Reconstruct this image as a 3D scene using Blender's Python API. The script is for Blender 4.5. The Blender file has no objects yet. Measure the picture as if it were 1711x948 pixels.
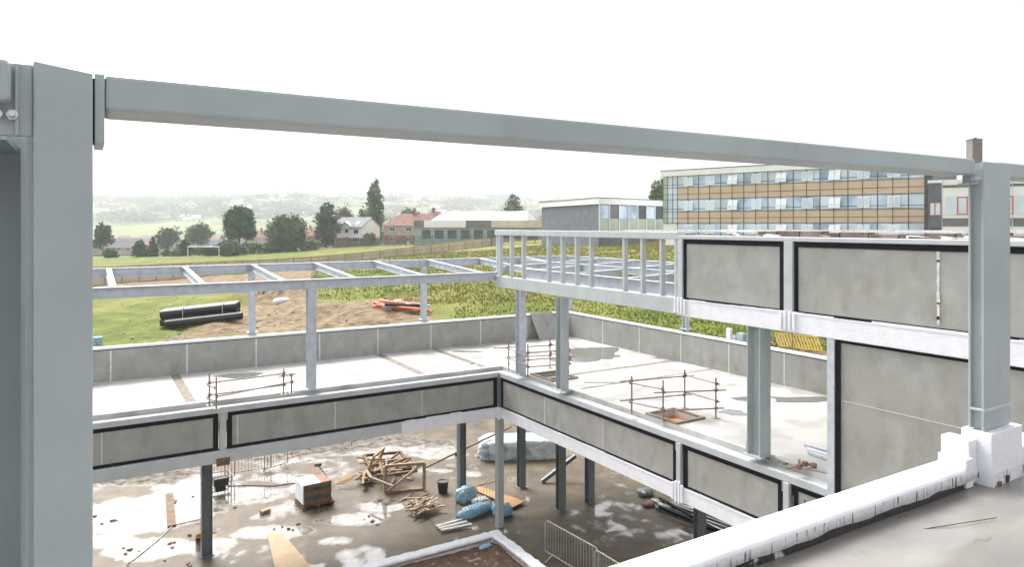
import bpy, bmesh, math, random
import numpy as np
from mathutils import Vector, Matrix
R = math.radians
random.seed(7)
rng = np.random.default_rng(11)
S = bpy.context.scene
COL = S.collection

# ------------------------------------------------------------------ camera, sky, sun, exposure
F = 1169.0; CX = 855.5; HY = 377.0; W = 1711.0
CA, SA = math.cos(R(58.7)), math.sin(R(58.7))     # forward = (CA, SA), right = (SA, -CA)
CZ = 10.0
cam_d = bpy.data.cameras.new('camera'); cam = bpy.data.objects.new('camera', cam_d); COL.objects.link(cam)
cam.location = (0, 0, CZ); cam.rotation_euler = (R(90), 0, -R(31.3))
cam_d.sensor_width = 36; cam_d.lens = 36*F/W; cam_d.shift_y = -97/W
cam_d.clip_start = 0.05; cam_d.clip_end = 12000
S.camera = cam
S.render.resolution_x = 1024; S.render.resolution_y = 568

SUN_EL, SUN_AZ_LEFT = 50, 38          # degrees above horizon, degrees left of the view direction
wd = bpy.data.worlds.new('World'); S.world = wd; wd.use_nodes = True
nt = wd.node_tree; bg = nt.nodes['Background']
sky = nt.nodes.new('ShaderNodeTexSky'); sky.sky_type = 'NISHITA'; sky.sun_disc = False
va = math.atan2(SA, CA) + R(SUN_AZ_LEFT)              # math angle of the direction to the sun
sky.sun_elevation = R(SUN_EL); sky.sun_rotation = R(90) - va
sky.air_density = 1.2; sky.dust_density = 7.0; sky.ozone_density = 1.0
hs = nt.nodes.new('ShaderNodeHueSaturation'); hs.inputs['Saturation'].default_value = 0.18
nt.links.new(sky.outputs[0], hs.inputs['Color']); nt.links.new(hs.outputs[0], bg.inputs['Color'])
bg.inputs['Strength'].default_value = 0.15
sl = bpy.data.lights.new('sun', 'SUN'); sun = bpy.data.objects.new('sun', sl); COL.objects.link(sun)
sl.energy = 1.5; sl.angle = R(25); sl.color = (1, .965, .91)
sd = Vector((math.cos(va)*math.cos(R(SUN_EL)), math.sin(va)*math.cos(R(SUN_EL)), math.sin(R(SUN_EL))))
sun.rotation_euler = sd.to_track_quat('Z', 'Y').to_euler(); sun.location = sd*60 + Vector((0, 0, 20))
S.view_settings.view_transform = 'Standard'; S.view_settings.look = 'None'
S.view_settings.exposure = 1.28; S.view_settings.gamma = 1

# ------------------------------------------------------------------ layout helpers (camera sits over the origin)
def c2w(r, d): return (CA*d + SA*r, SA*d - CA*r)
def gp(px, py, z=0.0):                 # point at height z seen at a place in the photo
    d = (CZ - z)*F/(py - HY); return c2w((px-CX)/F*d, d)
def pd(px, d): return c2w((px-CX)/F*d, d)
def zz(py, d): return CZ + (HY-py)*d/F
def xon(px, Y):
    t = (px-CX)/F; return Y*(CA+SA*t)/(SA-CA*t)
def yon(px, X):
    t = (px-CX)/F; return X*(SA-CA*t)/(CA+SA*t)

# ------------------------------------------------------------------ materials
MATS = {}
def mat(name, col, rough=.6, var=.12, scale=3.0, bump=0.0, bscale=None, metal=0.0, col2=None, detail=6, mix=(.35, .65), spec=.5, stretch=None, vcol=None):
    m = bpy.data.materials.new(name); m.use_nodes = True; n = m.node_tree.nodes; l = m.node_tree.links
    b = n['Principled BSDF']; b.inputs['Roughness'].default_value = rough; b.inputs['Metallic'].default_value = metal
    b.inputs['Specular IOR Level'].default_value = spec
    g = n.new('ShaderNodeNewGeometry'); vec = g.outputs['Position']
    if stretch:
        mp = n.new('ShaderNodeMapping'); mp.inputs['Scale'].default_value = stretch; l.new(vec, mp.inputs['Vector']); vec = mp.outputs[0]
    t = n.new('ShaderNodeTexNoise'); t.inputs['Scale'].default_value = scale; t.inputs['Detail'].default_value = detail; l.new(vec, t.inputs['Vector'])
    cr = n.new('ShaderNodeValToRGB'); cr.color_ramp.elements[0].position = mix[0]; cr.color_ramp.elements[1].position = mix[1]
    c2 = col2 if col2 else tuple(min(1, c*(1+var)) for c in col)
    c1 = col if col2 else tuple(c*(1-var) for c in col)
    cr.color_ramp.elements[0].color = (*c1, 1); cr.color_ramp.elements[1].color = (*c2, 1)
    l.new(t.outputs['Fac'], cr.inputs['Fac']); l.new(cr.outputs[0], b.inputs['Base Color'])
    if bump:
        t2 = n.new('ShaderNodeTexNoise'); t2.inputs['Scale'].default_value = bscale or scale*4; t2.inputs['Detail'].default_value = 5; l.new(vec, t2.inputs['Vector'])
        bp = n.new('ShaderNodeBump'); bp.inputs['Strength'].default_value = bump; bp.inputs['Distance'].default_value = .05
        l.new(t2.outputs['Fac'], bp.inputs['Height']); l.new(bp.outputs[0], b.inputs['Normal'])
    MATS[name] = m; return m
def two_tone(m, col, scale, lo, hi, stretch=None, fac=1.0):
    """lays a second noise-masked tone (stains, chalk, rust) over a material made by mat()"""
    n = m.node_tree.nodes; l = m.node_tree.links; b = n['Principled BSDF']
    src = b.inputs['Base Color'].links[0].from_socket
    g = n.new('ShaderNodeNewGeometry'); vec = g.outputs['Position']
    mp = n.new('ShaderNodeMapping'); mp.inputs['Scale'].default_value = stretch or (1, 1, 1); mp.inputs['Location'].default_value = (3.1, 7.7, 1.3)
    l.new(vec, mp.inputs['Vector'])
    t = n.new('ShaderNodeTexNoise'); t.inputs['Scale'].default_value = scale; t.inputs['Detail'].default_value = 7; l.new(mp.outputs[0], t.inputs['Vector'])
    mr = n.new('ShaderNodeMapRange'); mr.inputs['From Min'].default_value = lo; mr.inputs['From Max'].default_value = hi
    mr.inputs['To Max'].default_value = fac
    l.new(t.outputs['Fac'], mr.inputs['Value'])
    mx = n.new('ShaderNodeMix'); mx.data_type = 'RGBA'
    l.new(mr.outputs[0], mx.inputs['Factor']); l.new(src, mx.inputs['A']); mx.inputs['B'].default_value = (*col, 1)
    l.new(mx.outputs['Result'], b.inputs['Base Color']); return m

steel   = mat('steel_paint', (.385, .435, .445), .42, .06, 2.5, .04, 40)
two_tone(steel, (.47, .52, .51), 1.4, .5, .75, None, .6); two_tone(steel, (.27, .29, .28), 5, .62, .72, (1, 1, .25), .35)
pale    = mat('pale_steel', (.47, .505, .515), .5, .06, 3, .05, 30)
galv    = mat('galvanised', (.51, .55, .60), .38, .10, 6, .03, 30)
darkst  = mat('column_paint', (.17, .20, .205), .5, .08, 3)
panel   = two_tone(mat('cement_board', (.325, .325, .302), .8, .05, 1.6, .08, 30), (.43, .44, .43), 2.2, .5, .75, None, .6)
two_tone(panel, (.21, .205, .18), 2.2, .52, .75, (1.4, 1.4, .8), .55)
tape    = mat('black_tape', (.008, .009, .013), .6, .2, 8, spec=.15)
white   = mat('white_paint', (.80, .81, .86), .45, .04, 5, .12, 25)
seam    = mat('seam_filler', (.62, .62, .60), .7, .15, 12)
slabm   = two_tone(mat('roof_screed', (.475, .465, .45), .65, .10, .8, .05, 20), (.17, .16, .135), .9, .5, .72, None, .7)
stain   = mat('joint_timber', (.215, .19, .155), .8, .22, 5, .05)
damp    = mat('damp_screed', (.17, .17, .16), .12, .1, 4)
rust    = mat('scaffold_steel', (.30, .25, .225), .5, .25, 14, .1, 60, metal=.3)
rusty   = mat('coupler_rust', (.22, .12, .09), .7, .3, 20)
wood    = mat('timber', (.34, .23, .125), .75, .22, 9, .15, 40, stretch=(1, 1, 1))
woodd   = mat('old_timber', (.17, .105, .06), .8, .3, 7, .2, 30)
plyw    = mat('plywood', (.36, .25, .135), .65, .10, 3, .05, 30)
ochre2  = mat('orange_shutter', (.62, .24, .05), .6, .12, 4)
ochre   = mat('shutter_ply', (.40, .22, .07), .6, .15, 3)
blackp  = mat('black_plastic', (.012, .013, .016), .3, .1, 6)
orange  = mat('orange_plastic', (.60, .16, .05), .45, .15, 5)
bluepl  = two_tone(mat('blue_sacking', (.22, .42, .56), .5, .2, 7, .8, 9), (.55, .63, .68), 9, .55, .7, None, .7)
shrink  = two_tone(mat('shrink_wrap', (.62, .70, .74), .3, .1, 3, .8, 6), (.18, .33, .45), 2.4, .52, .62, None, .8)
soil    = two_tone(mat('soil', (.13, .075, .045), .9, .3, 3, .6, 12), (.40, .34, .29), 6, .60, .68)
membr   = two_tone(two_tone(mat('roof_membrane', (.215, .20, .185), .27, .10, 3, .14, 7), (.15, .15, .142), 2.6, .48, .75, (.7, 1.6, 1), .7), (.08, .08, .08), 9, .68, .74, (.5, 2, 1), .6)
drips   = two_tone(mat('dripped_white', (.78, .78, .80), .5, .03, 6, .2, 25), (.05, .045, .045), 60, .58, .66, (1, 1, .12))
flash   = two_tone(mat('bitumen_flash', (.035, .03, .03), .5, .3, 20, .3, 40), (.6, .6, .6), 8, .66, .7)
bolts   = mat('zinc_bolt', (.65, .66, .66), .28, .05, 20, metal=.85)
blockm  = mat('brick_stack', (.16, .13, .11), .85, .4, 3, .3, 20)
grn     = mat('green_mesh', (.05, .17, .13), .5, .1, 5)
hoard   = mat('hoarding_board', (.66, .56, .47), .8, .12, .5, stretch=(1, 1, .3))
hoardp  = mat('hoarding_post', (.46, .30, .15), .8, .2, 3)
whitem  = mat('white_render', (.85, .865, .90), .8, .04, 1)
roofs   = mat('slate_roof', (.17, .175, .18), .8, .15, .7)
roofd   = mat('dark_slate', (.085, .09, .10), .8, .2, .7)
roofr   = mat('red_tiles', (.235, .12, .095), .85, .2, .8)
brick   = mat('red_brick', (.30, .11, .08), .85, .2, .9)
pebble  = mat('pebbledash', (.42, .37, .32), .85, .15, .9)
glassd  = mat('window_glass', (.05, .06, .07), .12, .3, .6)
glassb  = mat('blue_glass', (.40, .53, .72), .12, .35, .35, detail=2)
glassp  = mat('pale_glass', (.58, .70, .84), .15, .15, .3, detail=2)
glassg  = mat('green_glass', (.36, .44, .38), .2, .12, .3)
tan     = mat('tan_cladding', (.60, .47, .345), .6, .05, .5)
mull    = mat('mullion', (.055, .055, .06), .4, .1, 3)
greyb   = two_tone(mat('grey_brick', (.115, .135, .165), .8, .12, 1.2), (.165, .175, .19), .8, .5, .8)
orframe = mat('orange_frame', (.62, .14, .05), .5, .1, 3)
silverr = mat('silver_roof', (.60, .64, .66), .35, .1, .25, stretch=(1, 1, 1))
bark    = mat('bark', (.10, .075, .05), .9, .3, 5)
def leafmat(name, a, b_): 
    m = mat(name, a, .75, scale=.55, col2=b_, detail=3, mix=(.38, .62)); return m
leafdk = leafmat('dark_leaves', (.022, .080, .026), (.070, .170, .050))
leafmd = leafmat('mid_leaves', (.040, .110, .026), (.120, .210, .055))
leaflt = leafmat('light_leaves', (.06, .09, .035), (.15, .19, .08))
conif  = leafmat('conifer_leaves', (.018, .075, .032), (.050, .130, .050))

# ------------------------------------------------------------------ mesh builder
class MB:
    def __init__(s): s.v = []; s.f = []
    def add(s, vs, fs):
        k = len(s.v); s.v += [tuple(p) for p in vs]; s.f += [tuple(i+k for i in f) for f in fs]; return s
    def box(s, x0, x1, y0, y1, z0, z1):
        if x0 > x1: x0, x1 = x1, x0
        if y0 > y1: y0, y1 = y1, y0
        if z0 > z1: z0, z1 = z1, z0
        return s.add([(x0,y0,z0),(x1,y0,z0),(x1,y1,z0),(x0,y1,z0),(x0,y0,z1),(x1,y0,z1),(x1,y1,z1),(x0,y1,z1)],
            [(0,3,2,1),(4,5,6,7),(0,1,5,4),(1,2,6,5),(2,3,7,6),(3,0,4,7)])
    def prof(s, p, q, pts, up=(0,0,1)):           # extrude closed profile pts (side, up) from p to q
        p = Vector(p); q = Vector(q); d = (q-p).normalized(); up = Vector(up)
        if abs(d.dot(up)) > .99: up = Vector((0,1,0))
        sd_ = d.cross(up).normalized(); u = sd_.cross(d).normalized(); n = len(pts)
        vs = [p+sd_*a+u*b for a, b in pts] + [q+sd_*a+u*b for a, b in pts]
        fs = [(i, (i+1) % n, (i+1) % n+n, i+n) for i in range(n)] + [tuple(range(n))[::-1], tuple(range(n, 2*n))]
        return s.add(vs, fs)
    def bar(s, p, q, w, h, up=(0,0,1)):
        return s.prof(p, q, [(-w/2,-h/2),(w/2,-h/2),(w/2,h/2),(-w/2,h/2)], up)
    def ibeam(s, p, q, w, h, t=.02, up=(0,0,1)):
        a, b = w/2, h/2
        return s.prof(p, q, [(-a,-b),(a,-b),(a,-b+t),(t/2,-b+t),(t/2,b-t),(a,b-t),(a,b),(-a,b),(-a,b-t),(-t/2,b-t),(-t/2,-b+t),(-a,-b+t)], up)
    def tube(s, p, q, r, n=8, r2=None):
        r2 = r if r2 is None else r2
        p = Vector(p); q = Vector(q); d = (q-p).normalized(); up = Vector((0,0,1)) if abs(d.z) < .95 else Vector((0,1,0))
        a = d.cross(up).normalized(); b = a.cross(d)
        vs = [p+(a*math.cos(i*2*math.pi/n)+b*math.sin(i*2*math.pi/n))*r for i in range(n)]
        vs += [q+(a*math.cos(i*2*math.pi/n)+b*math.sin(i*2*math.pi/n))*r2 for i in range(n)]
        return s.add(vs, [(i, (i+1) % n, (i+1) % n+n, i+n) for i in range(n)]+[tuple(range(n))[::-1], tuple(range(n, 2*n))])
    def pipe(s, p, q, r, ri, n=14):                # hollow
        p = Vector(p); q = Vector(q); d = (q-p).normalized(); up = Vector((0,0,1)); a = d.cross(up).normalized(); b = a.cross(d)
        ring = lambda c, rr: [c+(a*math.cos(i*2*math.pi/n)+b*math.sin(i*2*math.pi/n))*rr for i in range(n)]
        vs = ring(p, r)+ring(q, r)+ring(q, ri)+ring(p, ri); fs = []
        for k in range(4):
            for i in range(n): fs.append((k*n+i, k*n+(i+1) % n, ((k+1) % 4)*n+(i+1) % n, ((k+1) % 4)*n+i))
        return s.add(vs, fs)
    def path(s, pts, r, n=6):
        for a, b in zip(pts[:-1], pts[1:]): s.tube(a, b, r, n)
        return s
    def prism(s, poly, z0, z1):
        n = len(poly)
        return s.add([(x,y,z0) for x,y in poly]+[(x,y,z1) for x,y in poly],
            [(i,(i+1) % n,(i+1) % n+n,i+n) for i in range(n)]+[tuple(range(n))[::-1], tuple(range(n,2*n))])
    def build(s, name, m, parent=None, bev=0, smooth=False, world=True):
        me = bpy.data.meshes.new(name); me.from_pydata(s.v, [], s.f); me.materials.append(m)
        bm = bmesh.new(); bm.from_mesh(me); bmesh.ops.recalc_face_normals(bm, faces=bm.faces); bm.to_mesh(me); bm.free()
        if smooth:
            for p in me.polygons: p.use_smooth = True
        o = bpy.data.objects.new(name, me); COL.objects.link(o)
        if parent is not None:
            o.parent = parent
            if world and parent.type == 'EMPTY': o.location = -Vector(parent.location)
        if bev:
            b = o.modifiers.new('bevel', 'BEVEL'); b.width = bev; b.segments = 2; b.limit_method = 'ANGLE'
        return o
def tag(o, label=None, cat=None, group=None, kind=None):
    if label: o['label'] = label
    if cat: o['category'] = cat
    if group: o['group'] = group
    if kind: o['kind'] = kind
    return o
def thing(name, loc, label, cat, group=None, rotz=0):
    o = bpy.data.objects.new(name, None); COL.objects.link(o); o.location = loc; o.rotation_euler = (0,0,rotz)
    o.empty_display_size = .3
    return tag(o, label, cat, group)
def base_at(mb):                                   # loose one-mesh thing: put its origin at its base
    v = np.array(mb.v); c = v.mean(0); c[2] = v[:,2].min(); return c
def single(name, mb, m, label, cat, group=None, bev=0, smooth=False):
    c = base_at(mb); mb.v = [tuple(np.array(p)-c) for p in mb.v]
    o = mb.build(name, m, None, bev, smooth); o.location = tuple(c)
    return tag(o, label, cat, group)
def copy_tree(o, parent=None):
    c = o.copy(); COL.objects.link(c)
    if parent is not None: c.parent = parent
    for ch in o.children: copy_tree(ch, c)
    return c

# numpy value noise
_perm = rng.random((257, 257))
def vnoise(x, y):
    xi = np.floor(x).astype(int); yi = np.floor(y).astype(int); fx = x-xi; fy = y-yi
    fx = fx*fx*(3-2*fx); fy = fy*fy*(3-2*fy)
    g = lambda a, b: _perm[a % 257, b % 257]
    return (g(xi,yi)*(1-fx)+g(xi+1,yi)*fx)*(1-fy)+(g(xi,yi+1)*(1-fx)+g(xi+1,yi+1)*fx)*fy
def fbm(x, y, o=4):
    s = 0; a = .5
    for i in range(o): s = s+a*vnoise(x*2**i+i*17.3, y*2**i+i*9.1); a *= .5
    return s/(1-.5**o)

# ------------------------------------------------------------------ terrain
TPX = np.array([155,400,600,830,1000,1250,1700.])
TD = np.log(np.array([20,40,50,60,90,130,180,250,330,600,1100,2000,3600,5200.]))
TZ = np.array([
 [3,3,3,3.6,4,4.2,4.5],[3,3,3.2,3.8,4.2,4.5,5],[3,3.1,3.5,4.4,4.9,5.4,6],[3,3.5,4.1,5.1,5.5,6.0,6.5],
 [2.7,3.2,4.2,5.4,6.2,7.2,7.6],[2.5,3.0,4.2,5.5,7.4,7.8,8],[2.0,2.8,4.6,6.3,8.2,8.5,8.5],[-2,0,3,6,8,8.5,8.5],
 [-9,-8,-5,0,5,7,8],[-9,-9,-6,-3,3,7,8],[14,15,14,13,12,9,8],[68,74,72,66,56,28,19],[172,158,184,160,122,70,50],[172,158,184,160,122,70,50]])
def terr(x, y):
    x = np.asarray(x, float); y = np.asarray(y, float)
    d = np.maximum(CA*x+SA*y, 1.0); r = SA*x-CA*y
    px = np.clip(CX+F*r/d, TPX[0], TPX[-1]-1e-6); ld = np.clip(np.log(d), TD[0], TD[-1]-1e-6)
    i = np.clip(np.searchsorted(TPX, px, 'right')-1, 0, len(TPX)-2); j = np.clip(np.searchsorted(TD, ld, 'right')-1, 0, len(TD)-2)
    a = (px-TPX[i])/(TPX[i+1]-TPX[i]); b = (ld-TD[j])/(TD[j+1]-TD[j]); b = b*b*(3-2*b)*.5+b*.5
    z = (TZ[j,i]*(1-a)+TZ[j,i+1]*a)*(1-b)+(TZ[j+1,i]*(1-a)+TZ[j+1,i+1]*a)*b
    near = np.clip((120-d)/60, 0, 1)
    z = z+near*(fbm(x*.25, y*.25)-.5)*.9+near*(fbm(x*1.3+5, y*1.3)-.5)*.4
    z = z+np.clip((d-800)/700, 0, 1)*(fbm(x*.0022, y*.0022)-.5)*46
    mx_, my_ = c2w((585-CX)/F*50, 50); z = z+1.0*np.exp(-(((x-mx_)*SA-(y-my_)*CA)/6.5)**2-(((x-mx_)*CA+(y-my_)*SA)/3.2)**2)*(.6+.8*fbm(x*.7, y*.7))
    mx_, my_ = c2w((455-CX)/F*62, 62); z = z+.8*np.exp(-(((x-mx_)*SA-(y-my_)*CA)/6)**2-(((x-mx_)*CA+(y-my_)*SA)/2.5)**2)*(.6+.8*fbm(x*.7, y*.7))
    e = np.clip(np.maximum((y-36.6)/2.8, (x-21.5)/3.5), 0, 1); e = e*e*(3-2*e)
    return z*e+(-.25)*(1-e)
def tz(x, y): return float(terr(x, y))

na, nd = 300, 300
ang = np.linspace(-R(62), R(62), na)
dd = np.concatenate([np.geomspace(12, 130, 210), np.geomspace(133, 5000, nd-210)])
A, D = np.meshgrid(ang, dd)
rr = np.tan(A*.92)*D
X = CA*D+SA*rr; Y = SA*D-CA*rr; Z = terr(X, Y)
me = bpy.data.meshes.new('ground')
vs = np.stack([X.ravel(), Y.ravel(), Z.ravel()], 1)
ii, jj = np.meshgrid(np.arange(na-1), np.arange(nd-1)); k0 = (jj*na+ii).ravel()
fs = np.stack([k0, k0+1, k0+na+1, k0+na], 1)
me.from_pydata(vs.tolist(), [], fs.tolist())
PX = CX+F*rr/D; PY = HY+(CZ-Z)*F/D
# where the ground is stripped earth / dry grass / mown grass
nz = fbm(X*.12, Y*.12); nz2 = fbm(X*.5, Y*.5)
def ell(cx, cy, a, b): 
    gx, gy = gp(cx, cy, 3.3); return np.clip(1.6-np.sqrt(((X-gx)/a)**2+((Y-gy)/b)**2)*1.6, 0, 1)
def band(px0, px1, d0, d1, sp=60, sd_=6):
    return np.clip((PX-px0)/sp, 0, 1)*np.clip((px1-PX)/sp, 0, 1)*np.clip((D-d0)/sd_, 0, 1)*np.clip((d1-D)/sd_, 0, 1)
dirt = np.maximum(band(225, 760, 30, 58, 90, 4), band(120, 560, 66, 100, 60, 5)*1.0)
dirt = np.maximum(dirt, band(380, 560, 46, 74, 60, 5)*.9)
dirt = np.maximum(dirt, band(1180, 1500, 24, 36, 60, 3)*.6)
dirt = np.maximum(dirt, np.clip((40-Y)/3, 0, 1)*(X < 21)*.9)
dirt = np.clip((dirt+(nz2-.5)*1.3+(nz-.5)*.8-.42)*4, 0, 1)
dry = np.clip((PX-560)/300, 0, 1)*np.clip((D-46)/20, 0, 1)*np.clip((230-D)/20, 0, 1)
dry = np.clip(dry*.9+(nz-.5)*1.4, 0, 1)
far = np.clip((D-260)/100, 0, 1)
ca = me.color_attributes.new('cover', 'FLOAT_COLOR', 'POINT')
ca.data.foreach_set('color', np.stack([dirt.ravel(), dry.ravel(), far.ravel(), np.ones(dirt.size)], 1).ravel())
for p in me.polygons: p.use_smooth = True
gm = bpy.data.materials.new('ground_cover'); gm.use_nodes = True; n = gm.node_tree.nodes; l = gm.node_tree.links
b = n['Principled BSDF']; b.inputs['Roughness'].default_value = .9; b.inputs['Specular IOR Level'].default_value = .2
at_ = n.new('ShaderNodeVertexColor'); at_.layer_name = 'cover'; sp = n.new('ShaderNodeSeparateColor'); l.new(at_.outputs[0], sp.inputs[0])
g = n.new('ShaderNodeNewGeometry')
def nnode(scale, detail=8):
    t = n.new('ShaderNodeTexNoise'); t.inputs['Scale'].default_value = scale; t.inputs['Detail'].default_value = detail; l.new(g.outputs['Position'], t.inputs['Vector']); return t.outputs['Fac']
def ramp(fac, stops):
    c = n.new('ShaderNodeValToRGB'); e = c.color_ramp.elements
    while len(e) < len(stops): e.new(.5)
    for q, (p, co) in zip(e, stops): q.position = p; q.color = (*co, 1)
    l.new(fac, c.inputs[0]); return c.outputs[0]
def mixc(f, a, bb):
    m = n.new('ShaderNodeMix'); m.data_type = 'RGBA'; l.new(f, m.inputs['Factor']); l.new(a, m.inputs['A']); l.new(bb, m.inputs['B']); return m.outputs['Result']
grass = ramp(nnode(.35), [(.3, (.06,.085,.008)), (.5, (.105,.135,.014)), (.7, (.155,.165,.028))])
dryg = ramp(nnode(.8), [(.3, (.15,.15,.03)), (.55, (.24,.21,.06)), (.75, (.31,.26,.10))])
earth = ramp(nnode(1.4, 12), [(.3, (.09,.058,.03)), (.5, (.19,.138,.08)), (.68, (.25,.185,.11))])
vor = n.new('ShaderNodeTexVoronoi'); vor.inputs['Scale'].default_value = .0062; l.new(g.outputs['Position'], vor.inputs['Vector'])
vs_ = n.new('ShaderNodeSeparateColor'); l.new(vor.outputs['Color'], vs_.inputs[0])
fields = ramp(vs_.outputs[0], [(0, (.05,.085,.03)), (.35, (.10,.15,.035)), (.65, (.17,.22,.06)), (.9, (.20,.21,.09))])
c = mixc(sp.outputs[1], grass, dryg); c = mixc(sp.outputs[2], c, fields); c = mixc(sp.outputs[0], c, earth)
l.new(c, b.inputs['Base Color'])
bp = n.new('ShaderNodeBump'); bp.inputs['Distance'].default_value = .3; bp.inputs['Strength'].default_value = .7
l.new(nnode(2.2, 10), bp.inputs['Height']); l.new(bp.outputs[0], b.inputs['Normal'])
me.materials.append(gm)
ground = bpy.data.objects.new('ground', me); COL.objects.link(ground); tag(ground, kind='structure')

# ------------------------------------------------------------------ courtyard floor with standing water; far puddles also stand in for sunlit floor
gx = np.arange(-14, 22.01, .1); gy = np.arange(2.3, 36.7, .13)
X, Y = np.meshgrid(gx, gy)
nz = fbm(X*.55, Y*.55); nz2 = fbm(X*2.4+3, Y*2.4, 5)
pud = np.zeros_like(X)
for cx, cy, a, bb in [(262,852,2.6,1.9),(225,880,1.4,.9),(310,830,1.6,1.0),(250,918,1.7,.9),(400,828,1.9,1.0),(205,850,1.0,1.0),(455,890,1.5,.55),(600,868,1.35,.6),(640,846,.8,.7),
        (690,746,2.4,1.2),(180,905,1.2,.6),(330,812,2.0,.8),(480,800,1.6,.5),(735,760,1.4,.8),(520,745,3.0,1.2),(790,793,.7,.35),(725,788,.8,.35),(560,755,2.0,.8),(270,800,3.5,.9),(470,770,2.0,.5),(220,920,1.0,.6),(560,905,.6,.3)]:
    x0, y0 = gp(cx, cy, 0)
    ux, uy = SA, -CA; dx, dy = X-x0, Y-y0; a_ = dx*ux+dy*uy; b_ = dx*CA+dy*SA
    pud = np.maximum(pud, 1-np.sqrt((a_/a)**2+(b_/bb)**2))
pf = pud*1.25+(nz-.5)*.8+(nz2-.5)*.55
pudm = np.clip((pf-.08)*7, 0, 1)
dampm = np.clip((fbm(X*.35+9, Y*.35)+(nz2-.5)*.16-.44)*5, 0, 1)*.9
dampm = np.maximum(dampm, np.clip((pf+.35)*3, 0, 1)*.8)
Zf = .003*nz
me = bpy.data.meshes.new('courtyard_floor')
nx_, ny_ = len(gx), len(gy)
ii, jj = np.meshgrid(np.arange(nx_-1), np.arange(ny_-1)); k0 = (jj*nx_+ii).ravel()
me.from_pydata(np.stack([X.ravel(), Y.ravel(), Zf.ravel()], 1).tolist(), [], np.stack([k0, k0+1, k0+nx_+1, k0+nx_], 1).tolist())
ca = me.color_attributes.new('wet', 'FLOAT_COLOR', 'POINT')
ca.data.foreach_set('color', np.stack([pudm.ravel(), dampm.ravel(), nz2.ravel(), np.ones(X.size)], 1).ravel())
for p in me.polygons: p.use_smooth = True
fm = bpy.data.materials.new('wet_concrete'); fm.use_nodes = True; n = fm.node_tree.nodes; l = fm.node_tree.links
b = n['Principled BSDF']
at_ = n.new('ShaderNodeVertexColor'); at_.layer_name = 'wet'; sp = n.new('ShaderNodeSeparateColor'); l.new(at_.outputs[0], sp.inputs[0])
g = n.new('ShaderNodeNewGeometry')
dryc = ramp(nnode(1.1, 10), [(.3, (.11,.082,.05)), (.55, (.18,.143,.093)), (.75, (.26,.215,.15))])
dampc = ramp(nnode(1.6, 10), [(.35, (.04,.025,.012)), (.6, (.085,.06,.034)), (.8, (.14,.105,.066))])
watc = ramp(nnode(3.0, 8), [(.35, (.10,.08,.06)), (.65, (.30,.29,.275))])
c = mixc(sp.outputs[1], dryc, dampc); c = mixc(sp.outputs[0], c, watc); l.new(c, b.inputs['Base Color'])
def mth(op, a, bb):
    m = n.new('ShaderNodeMath'); m.operation = op
    for i, q in enumerate((a, bb)):
        if isinstance(q, (int, float)): m.inputs[i].default_value = q
        else: l.new(q, m.inputs[i])
    return m.outputs[0]
ro = mth('SUBTRACT', .8, mth('MULTIPLY', sp.outputs[1], .28)); ro = mth('MAXIMUM', mth('SUBTRACT', ro, mth('MULTIPLY', sp.outputs[0], .7)), .06)
l.new(ro, b.inputs['Roughness'])
l.new(mth('ADD', 1.45, mth('MULTIPLY', sp.outputs[0], .6)), b.inputs['IOR'])
bp = n.new('ShaderNodeBump'); bp.inputs['Distance'].default_value = .03
l.new(mth('SUBTRACT', .22, mth('MULTIPLY', sp.outputs[0], .2)), bp.inputs['Strength']); l.new(nnode(5, 8), bp.inputs['Height']); l.new(bp.outputs[0], b.inputs['Normal'])
me.materials.append(fm)
cf = bpy.data.objects.new('courtyard_floor', me); COL.objects.link(cf); tag(cf, kind='structure')

# ------------------------------------------------------------------ haze over the valley
hz = MB(); hz.box(-4500, 5600, -2500, 5600, -40, 260); hm = bpy.data.materials.new('haze_air'); hm.use_nodes = True
n = hm.node_tree.nodes; l = hm.node_tree.links; n.remove(n['Principled BSDF']); pv = n.new('ShaderNodeVolumePrincipled')
pv.inputs['Color'].default_value = (.93, .95, .97, 1); pv.inputs['Density'].default_value = .00052; pv.inputs['Anisotropy'].default_value = .1
l.new(pv.outputs[0], n['Material Output'].inputs['Volume'])
ho = hz.build('haze', hm); tag(ho, kind='stuff')

# ------------------------------------------------------------------ LOW WING round the courtyard
WX, WY = 11.68, 20.0            # outer corner of the courtyard walls
PXX, PYY = 17.55, 24.4          # planes of the far parapets
ZS = 5.28                       # top of screed
wing = thing('low_wing', (WX, WY, 0), 'unfinished low L-shaped wing with white flat roof and grey board walls round the muddy courtyard', 'building')
XL, YR = -14.0, 2.6
def cells(xs, ys, keep, z0, z1):
    m = MB(); nx, ny = len(xs)-1, len(ys)-1
    k = lambda i, j: 0 <= i < nx and 0 <= j < ny and keep(i, j)
    for i in range(nx):
        for j in range(ny):
            if not k(i, j): continue
            a, b_, c_, d_ = xs[i], xs[i+1], ys[j], ys[j+1]
            m.add([(a,c_,z1),(b_,c_,z1),(b_,d_,z1),(a,d_,z1)], [(0,1,2,3)]); m.add([(a,c_,z0),(b_,c_,z0),(b_,d_,z0),(a,d_,z0)], [(3,2,1,0)])
            if not k(i-1,j): m.add([(a,c_,z0),(a,d_,z0),(a,d_,z1),(a,c_,z1)], [(3,2,1,0)])
            if not k(i+1,j): m.add([(b_,c_,z0),(b_,d_,z0),(b_,d_,z1),(b_,c_,z1)], [(0,1,2,3)])
            if not k(i,j-1): m.add([(a,c_,z0),(b_,c_,z0),(b_,c_,z1),(a,c_,z1)], [(0,1,2,3)])
            if not k(i,j+1): m.add([(a,d_,z0),(b_,d_,z0),(b_,d_,z1),(a,d_,z1)], [(3,2,1,0)])
    return m
h1 = gp(1120, 686, ZS); h2 = gp(913, 617, ZS)
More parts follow.
